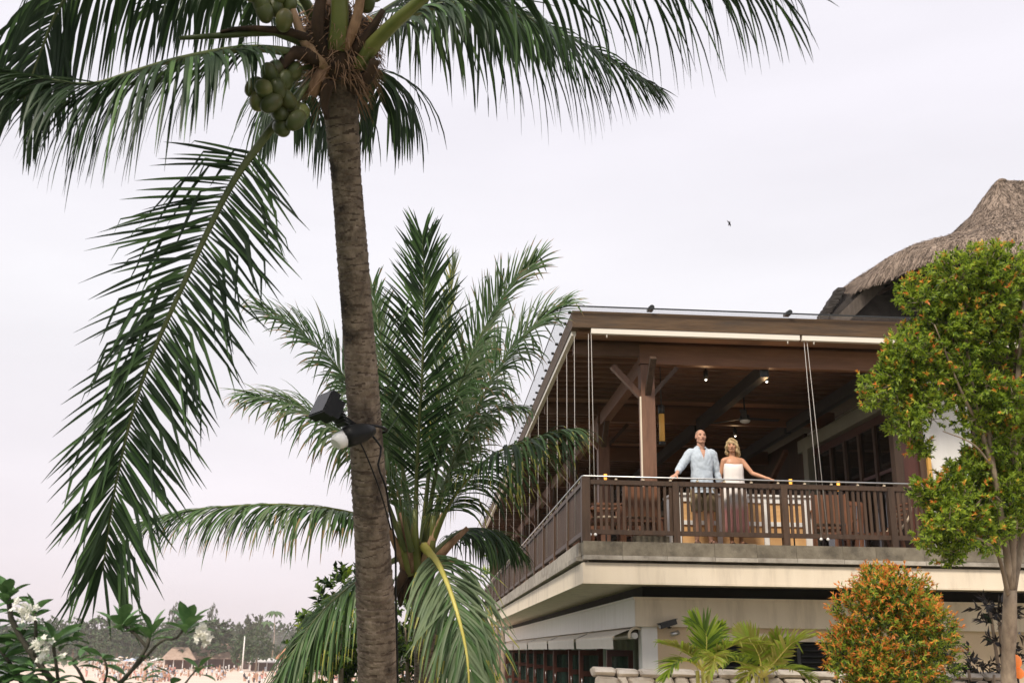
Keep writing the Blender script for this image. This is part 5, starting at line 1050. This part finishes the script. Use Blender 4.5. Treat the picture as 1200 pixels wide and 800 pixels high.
def loft(b, rings, n=22):
    V_ = []
    for z, rx_, ry_, yo in rings:
        for k in range(n):
            t = 2 * math.pi * k / n; c_, s_ = math.cos(t), math.sin(t); e = .86
            V_.append((math.copysign(abs(c_) ** e, c_) * rx_, math.copysign(abs(s_) ** e, s_) * ry_ + yo, z))
    F_ = [(i * n + k, i * n + (k + 1) % n, (i + 1) * n + (k + 1) % n, (i + 1) * n + k) for i in range(len(rings) - 1) for k in range(n)]
    F_ += [tuple(reversed(range(n))), tuple((len(rings) - 1) * n + k for k in range(n))]
    return b.add(V_, F_, 0, True)
def add_head(b, c, s=1.0, yaw=0, pitch=0, fem=False):
    "head of chin-to-crown 0.225*s centred at c, looking along -y"
    R = Matrix.Rotation(yaw, 3, 'Z') @ Matrix.Rotation(pitch, 3, 'X'); c = Vector(c)
    def q(x, y, z): return c + R @ (Vector((x, y, z)) * s)
    b.ball(q(0, .018, .028), (.074 * s, .092 * s, .086 * s), nu=18, nv=12, rot=R)
    b.ball(q(0, -.015, -.02), (.064 * s, .07 * s, .085 * s), nu=18, nv=12, rot=R)
    b.ball(q(0, -.042, -.078), (.04 * s, .036 * s, .03 * s), nu=12, nv=8, rot=R)
    b.cap(q(0, -.084, .018), q(0, -.104, -.022), .009 * s, .0135 * s, 8)
    b.ball(q(.011, -.094, -.024), (.009 * s, .009 * s, .008 * s), nu=7, nv=5); b.ball(q(-.011, -.094, -.024), (.009 * s, .009 * s, .008 * s), nu=7, nv=5)
    b.cap(q(-.042, -.068, .034), q(.042, -.068, .034), .0085 * s, .0085 * s, 8)
    b.cap(q(-.02, -.076, -.05), q(.02, -.076, -.05), .011 * s, .011 * s, 8)
    for sx in (-1, 1):
        b.ball(q(sx * .076, .014, .0), (.010 * s, .022 * s, .034 * s), nu=9, nv=7, rot=R)
        b.ball(q(sx * .044, -.052, -.012), (.02 * s, .02 * s, .018 * s), nu=9, nv=6)
        b.cap(q(sx * .055, .0, -.06), q(sx * .022, -.05, -.088), .016 * s, .018 * s, 8)
    return q, R
def face_bits(par, q, R, s, browm, lipm):
    for sx in (-1, 1):
        link('eye', MB().ball(q(sx * .031, -.074, .012), (.0105 * s, .006 * s, .0045 * s), nu=8, nv=6, rot=R).mesh('eye'), M['eye'], par)
        link('eyebrow', MB().tube([q(sx * .016, -.0805, .034), q(sx * .032, -.0795, .039), q(sx * .048, -.07, .033)], .003 * s, 5).mesh('eyebrow'), browm, par)
    link('mouth', MB().tube([q(-.024, -.083, -.050), q(-.010, -.0885, -.0475), (q(.010, -.0885, -.0475)), q(.024, -.083, -.050)], [.002 * s, .005 * s, .005 * s, .002 * s], 6).mesh('mouth'), lipm, par)
def hand(b, wrist, d, up, side, s=1.0, curl=.5, spread=.12):
    "palm from wrist along d, back of the hand towards up, thumb towards side"
    w = Vector(wrist); d = Vector(d).normalized(); up = Vector(up); up = (up - d * up.dot(d)).normalized(); sd = d.cross(up).normalized()
    if sd.dot(Vector(side)) < 0: sd = -sd
    b.cap(w - d * .03, w + d * .02, .027 * s, .025 * s, 10)
    for k in range(4): b.cap(w + d * .015 * s + sd * (.012 - k * .008) * s, w + d * .085 * s + sd * (.031 - k * .0205) * s, .0155 * s, .0125 * s, 8)
    for k, ln in enumerate((.070, .080, .074, .058)):
        p = w + d * (.085 - .006 * (k == 3)) * s + sd * (.031 - k * .0205) * s; dd = (d + sd * spread * (1.2 - k * .8)).normalized()
        for j, f in enumerate((.45, .32, .23)):
            dd = (dd - up * curl * (.35 + .5 * j)).normalized(); p2 = p + dd * ln * f * s; b.cap(p, p2, (.0098 - .0009 * j) * s, (.0092 - .0011 * j) * s, 8); p = p2
    p = w + d * .022 * s + sd * .024 * s; dd = (d * .62 + sd * .8 - up * .2).normalized()
    for j, f in enumerate((.042, .034, .026)): p2 = p + dd * f * s; b.cap(p, p2, (.0135 - .0018 * j) * s, (.012 - .0018 * j) * s, 8); p = p2; dd = (dd + d * .35 - up * curl * .2).normalized()
def limb_chain(b, pts, rr, n=12):
    for i in range(len(pts) - 1): b.cap(pts[i], pts[i + 1], rr[i], rr[i + 1], n)

# --- the man
man = thing('person', 'man with cropped hair in a pale blue linen shirt and olive shorts, hand on railing', 'person', WB(1.985, .36, .002), BR, 'couple on the balcony')
HM = 1.03
b = MB(); hc = Vector((0.0, -.035, 1.735))
qm, Rm = add_head(b, hc, 1.08, R_(3), R_(-2))
b.cap((0, .012, 1.52), (0, -.015, 1.67), .066, .06, 14)
# torso (under the shirt), pelvis, legs
loft(b, [(.88, .15, .11, .01), (1.0, .158, .112, .01), (1.12, .145, .105, 0), (1.24, .15, .105, 0), (1.36, .168, .11, 0), (1.46, .16, .095, .004), (1.52, .09, .075, .01)])
b.cap((-.15, .0, 1.475), (.15, .0, 1.475), .062, .062); b.cap((0, .02, 1.5), (-.13, .01, 1.49), .06, .05); b.cap((0, .02, 1.5), (.13, .01, 1.49), .06, .05)
for sx in (-1, 1):
    kx = sx * .105
    limb_chain(b, [(sx * .085, .01, .96), (kx, -.015, .70), (kx, -.01, .52)], [.098, .078, .058]); limb_chain(b, [(kx, -.01, .52), (kx + .005 * sx, .022, .38), (kx + .008 * sx, .015, .10)], [.056, .058, .036])
    b.cap((kx + .008 * sx, .02, .06), (kx + .02 * sx, -.06, .05), .04, .036)
    b.cap((kx + .02 * sx, -.06, .05), (kx + .035 * sx, -.16, .03), .036, .03); b.ball((kx + .008 * sx, .035, .045), (.038, .045, .04), nu=10, nv=7)
# right arm (on the left in the picture) reaches out to the rail
shl, elb, wri = Vector((-.185, .0, 1.465)), Vector((-.345, -.035, 1.245)), Vector((-.475, -.27, 1.085))
limb_chain(b, [shl, (shl + elb) / 2, elb], [.058, .052, .043]); limb_chain(b, [elb, elb.lerp(wri, .35), wri], [.043, .042, .028])
hand(b, wri + (wri - elb).normalized() * .015, (-.62, -.36, -.40), (-.1, -.35, 1), (1, -.6, 0), 1.05, .32)
# left arm hangs behind the woman
shr, elr, wrr = Vector((.185, .0, 1.465)), Vector((.265, .06, 1.19)), Vector((.31, .03, .95))
limb_chain(b, [shr, (shr + elr) / 2, elr], [.058, .052, .043]); limb_chain(b, [elr, elr.lerp(wrr, .35), wrr], [.043, .042, .028])
hand(b, wrr, (.08, -.08, -1), (1, .1, 0), (0, -1, 0), 1.05, .3)
mbody = remeshed('body', b, .0072, 4, M['skin'], man)
face_bits(mbody, qm, Rm, 1.08, M['brow'], M['lips'])
# cropped hair: a thin cap
b = MB(); b.ball(qm(0, .024, .034), (.0815, .0985, .088), nu=22, nv=14, rot=Rm)
remeshed('hair', b, .006, 2, M['stubble'], man, edit=lambda p: (Rm.transposed() @ (p - hc)).z < .052 + .30 * max(0, -(Rm.transposed() @ (p - hc)).y - .03) - .75 * max(0, (Rm.transposed() @ (p - hc)).y - .02) )
# shirt
b = MB()
loft(b, [(.80, .196, .138, 0), (.92, .19, .136, 0), (1.05, .178, .128, 0), (1.18, .173, .125, 0), (1.30, .182, .13, 0), (1.40, .196, .13, 0), (1.47, .19, .112, .004), (1.52, .13, .095, .008), (1.56, .085, .08, .008)])
b.cap((-.165, .0, 1.478), (.165, .0, 1.478), .073, .073); b.cap((-.05, .02, 1.525), (.05, .02, 1.525), .072, .072)
b.tube([(0, .012, 1.50), (0, -.0, 1.565), (0, -.004, 1.60)], [.09, .077, .072], 18)
cuff = elb.lerp(wri, .62)
limb_chain(b, [shl, shl.lerp(elb, .5), elb], [.077, .074, .068]); limb_chain(b, [elb, cuff], [.066, .054]); b.cap(cuff.lerp(elb, .12), cuff, .056, .057)
cufr = elr.lerp(wrr, .6)
limb_chain(b, [shr, shr.lerp(elr, .5), elr], [.077, .074, .066]); limb_chain(b, [elr, cufr], [.064, .056])
from mathutils import noise as mnoise
def wrk(c):
    o = np.empty(len(c))
    for i, (x, y, z) in enumerate(c.tolist()):
        o[i] = .011 * (abs(mnoise.noise((x * 11 + z * 5, y * 9, z * 9 - x * 6))) - .2) + .006 * mnoise.noise((x * 26, y * 20, z * 16 + x * 9)) + .006 * math.sin(z * 42 + 3 * mnoise.noise((x * 8, y * 8, z * 6))) * max(0, min(1, (1.02 - z) * 6))
    return o
def shirt_cut(p):
    if p.y < -.03 and p.z > 1.36 and abs(p.x - .01) < .055 * (p.z - 1.36) / .2: return True
    if p.z < .825: return True
    return p.z > 1.585
remeshed('shirt', b, .009, 5, M['linen'], man, edit=shirt_cut, disp=wrk)
link('collar', MB().tube([(.045 * 1, -.085, 1.545), (.068, -.03, 1.575), (.06, .05, 1.6), (0, .082, 1.605), (-.06, .05, 1.6), (-.068, -.03, 1.575), (-.035, -.085, 1.545)], [.009] * 7, 7).mesh('collar'), M['linen'], man)
b = MB(); b.ball((0, .008, .95), (.175, .128, .12), nu=20, nv=12)
for sx in (-1, 1): limb_chain(b, [(sx * .088, .01, .93), (sx * .105, -.008, .56)], [.112, .1])
remeshed('shorts', b, .01, 4, M['khaki'], man, disp=lambda c: .005 * np.sin(c[:, 2] * 40 + c[:, 0] * 30), edit=lambda p: p.z < .54)
for sx in (-1, 1):
    kx = sx * .105; f = MB(); f.tube([(kx + .008 * sx, .085, .012), (kx + .008 * sx, .04, .012), (kx + .02 * sx, -.06, .012), (kx + .035 * sx, -.18, .012), (kx + .037 * sx, -.21, .012)], [.03, .045, .046, .046, .02], 10); f.v = [(p[0], p[1], .004 + (p[2] - .012) * .3 + .012) for p in f.v]
    sh = link('sandal', f.mesh('sandal'), M['umber'], man); link('strap', MB().tube([(kx - .03 * sx, -.08, .02), (kx + .02 * sx, -.09, .085), (kx + .07 * sx, -.08, .02)], .012, 6).tube([(kx - .035 * sx, .03, .03), (kx + .008 * sx, -.015, .1), (kx + .055 * sx, .03, .03)], .01, 6).mesh('strap'), M['umber'], sh)

# --- the woman
wom = thing('person', 'blonde woman in a strapless white dress fading to pink, arm along the railing', 'person', WB(2.50, .34, .002), BR, 'couple on the balcony')
b = MB(); hw = Vector((-.02, -.04, 1.60))
qw, Rw = add_head(b, hw, .97, R_(-16), R_(7), True)
b.cap((0, .01, 1.40), (-.012, -.012, 1.53), .05, .047, 12)
loft(b, [(.82, .15, .115, .012), (.92, .158, .115, .012), (1.04, .128, .095, 0), (1.14, .118, .088, 0), (1.24, .132, .094, 0), (1.33, .135, .085, 0), (1.385, .115, .07, .004), (1.42, .06, .055, .008)])
b.cap((-.125, .0, 1.372), (.125, .0, 1.372), .046, .046); b.cap((0, .015, 1.40), (-.11, .005, 1.385), .046, .038); b.cap((0, .015, 1.40), (.11, .005, 1.385), .046, .038)
for sx in (-1, 1):
    b.ball((sx * .06, -.062, 1.215), (.055, .045, .055), nu=12, nv=8)
    kx = sx * .075
    limb_chain(b, [(sx * .075, .01, .88), (kx, -.012, .5)], [.092, .054]); limb_chain(b, [(kx, -.012, .5), (kx, .02, .36), (kx, .012, .1)], [.052, .052, .032])
    b.cap((kx, .018, .06), (kx + .01 * sx, -.07, .045), .034, .03); b.cap((kx + .01 * sx, -.07, .045), (kx + .022 * sx, -.15, .026), .03, .024)
s0, e0, w0 = Vector((.15, .0, 1.36)), Vector((.285, -.07, 1.155)), Vector((.47, -.245, 1.052))
limb_chain(b, [s0, s0.lerp(e0, .5), e0], [.046, .041, .034]); limb_chain(b, [e0, e0.lerp(w0, .35), w0], [.034, .034, .022])
hand(b, w0 + (w0 - e0).normalized() * .012, (.80, -.22, -.22), (0, -.1, 1), (0, -1, 0), .95, .14)
s1, e1, w1 = Vector((-.15, .0, 1.36)), Vector((-.205, .07, 1.12)), Vector((-.2, .03, .89))
limb_chain(b, [s1, s1.lerp(e1, .5), e1], [.046, .041, .034]); limb_chain(b, [e1, e1.lerp(w1, .35), w1], [.034, .034, .022])
hand(b, w1, (.02, -.08, -1), (-1, 0, 0), (0, -1, 0), .95, .3)
wbody = remeshed('body', b, .0068, 4, M['skinw'], wom)
face_bits(wbody, qw, Rw, .97, M['brow'], M['lips'])
b = MB()
b.ball(qw(0, .026, .036), (.085, .1, .09), nu=20, nv=12, rot=Rw)
for (x, y, z, x2, y2, z2, r, r2) in ((.07, -.03, .04, .088, -.02, -.06, .03, .03), (.088, -.01, -.05, .098, .0, -.135, .034, .03), (.07, .06, .0, .09, .05, -.15, .045, .04), (0, .085, 0, 0, .08, -.15, .055, .045), (-.07, .06, 0, -.078, .05, -.13, .04, .035), (-.07, -.03, .04, -.082, -.015, -.05, .026, .024), (.04, .08, 0, .06, .08, -.16, .05, .04), (-.04, .08, 0, -.05, .08, -.15, .05, .035), (.0, -.045, .105, .082, -.03, .045, .022, .024), (0, -.045, .105, -.076, -.03, .045, .018, .02), (.1, .0, -.1, .112, .01, -.165, .03, .018), (.105, .05, -.1, .115, .04, -.185, .034, .018)):
    b.cap(qw(x, y, z), qw(x2, y2, z2), r, r2, 10)
remeshed('hair', b, .007, 3, M['blond'], wom, disp=lambda c: (.006 * np.sin(c[:, 2] * 75 + c[:, 0] * 40) + .004 * np.sin(c[:, 0] * 140 + c[:, 1] * 120 + c[:, 2] * 20)))
dm = bpy.data.materials.new('dip_dyed_cotton'); dm.use_nodes = True; t_ = dm.node_tree; bs = t_.nodes['Principled BSDF']; bs.inputs['Roughness'].default_value = .85
tcn = t_.nodes.new('ShaderNodeTexCoord'); sx_ = t_.nodes.new('ShaderNodeSeparateXYZ'); rp = t_.nodes.new('ShaderNodeValToRGB'); t_.links.new(tcn.outputs['Object'], sx_.inputs[0]); t_.links.new(sx_.outputs['Z'], rp.inputs[0]); t_.links.new(rp.outputs[0], bs.inputs['Base Color'])
rp.color_ramp.elements[0].position = .54; rp.color_ramp.elements[0].color = (.66, .30, .29, 1); rp.color_ramp.elements[1].position = .70; rp.color_ramp.elements[1].color = (.80, .74, .70, 1)
V_, F_ = [], []; n = 72
zs_ = [1.30, 1.295, 1.215, 1.12, 1.04, .96, .86, .72, .58, .44, .30, .17, .165]
rx = [.150, .154, .164, .160, .166, .182, .196, .2, .2, .2, .203, .207, .19]; ry = [.118, .122, .138, .122, .12, .135, .145, .15, .15, .15, .152, .155, .14]
for z, a_, c_ in zip(zs_, rx, ry):
    fo_ = .05 * min(1, (1.31 - z) * 1.6)
    for k in range(n):
        th = 2 * math.pi * k / n; f_ = 1 + fo_ * (math.sin(th * 9 + z * 1.5) * .8 + .6 * math.sin(th * 17 + 1 - z * 3))
        dz = .012 * math.cos(2 * th) if z > 1.28 else 0
        V_.append((a_ * math.cos(th) * f_, c_ * math.sin(th) * f_ * (1.0) - .0, z + dz))
m_ = len(zs_); F_ = [(i * n + (k + 1) % n, i * n + k, (i + 1) * n + k, (i + 1) * n + (k + 1) % n) for i in range(m_ - 1) for k in range(n)]
MB().add(V_, F_, 0, True).build('dress', dm, wom)
for sx in (-1, 1):
    kx = sx * .075; f = MB(); f.tube([(kx, .06, .02), (kx, .03, .02), (kx + .01 * sx, -.07, .02), (kx + .022 * sx, -.155, .02), (kx + .024 * sx, -.185, .02)], [.025, .04, .04, .038, .015], 10); f.v = [(p[0], p[1], .004 + (p[2] - .02) * .5 + .02) for p in f.v]
    link('shoe', f.mesh('shoe'), M['umber'], wom)

# ------------------------------------------------------------------ sea air
hm = bpy.data.materials.new('sea_air'); hm.use_nodes = True; t_ = hm.node_tree; t_.nodes.clear(); ho = t_.nodes.new('ShaderNodeOutputMaterial'); hv = t_.nodes.new('ShaderNodeVolumePrincipled')
hv.inputs['Color'].default_value = (.985, .965, .975, 1); hv.inputs['Density'].default_value = .00024; hv.inputs['Anisotropy'].default_value = .2; t_.links.new(hv.outputs[0], ho.inputs['Volume'])
MB().box((-700, -40, -11), (500, 640, 22)).build('haze', hm, kind='stuff')
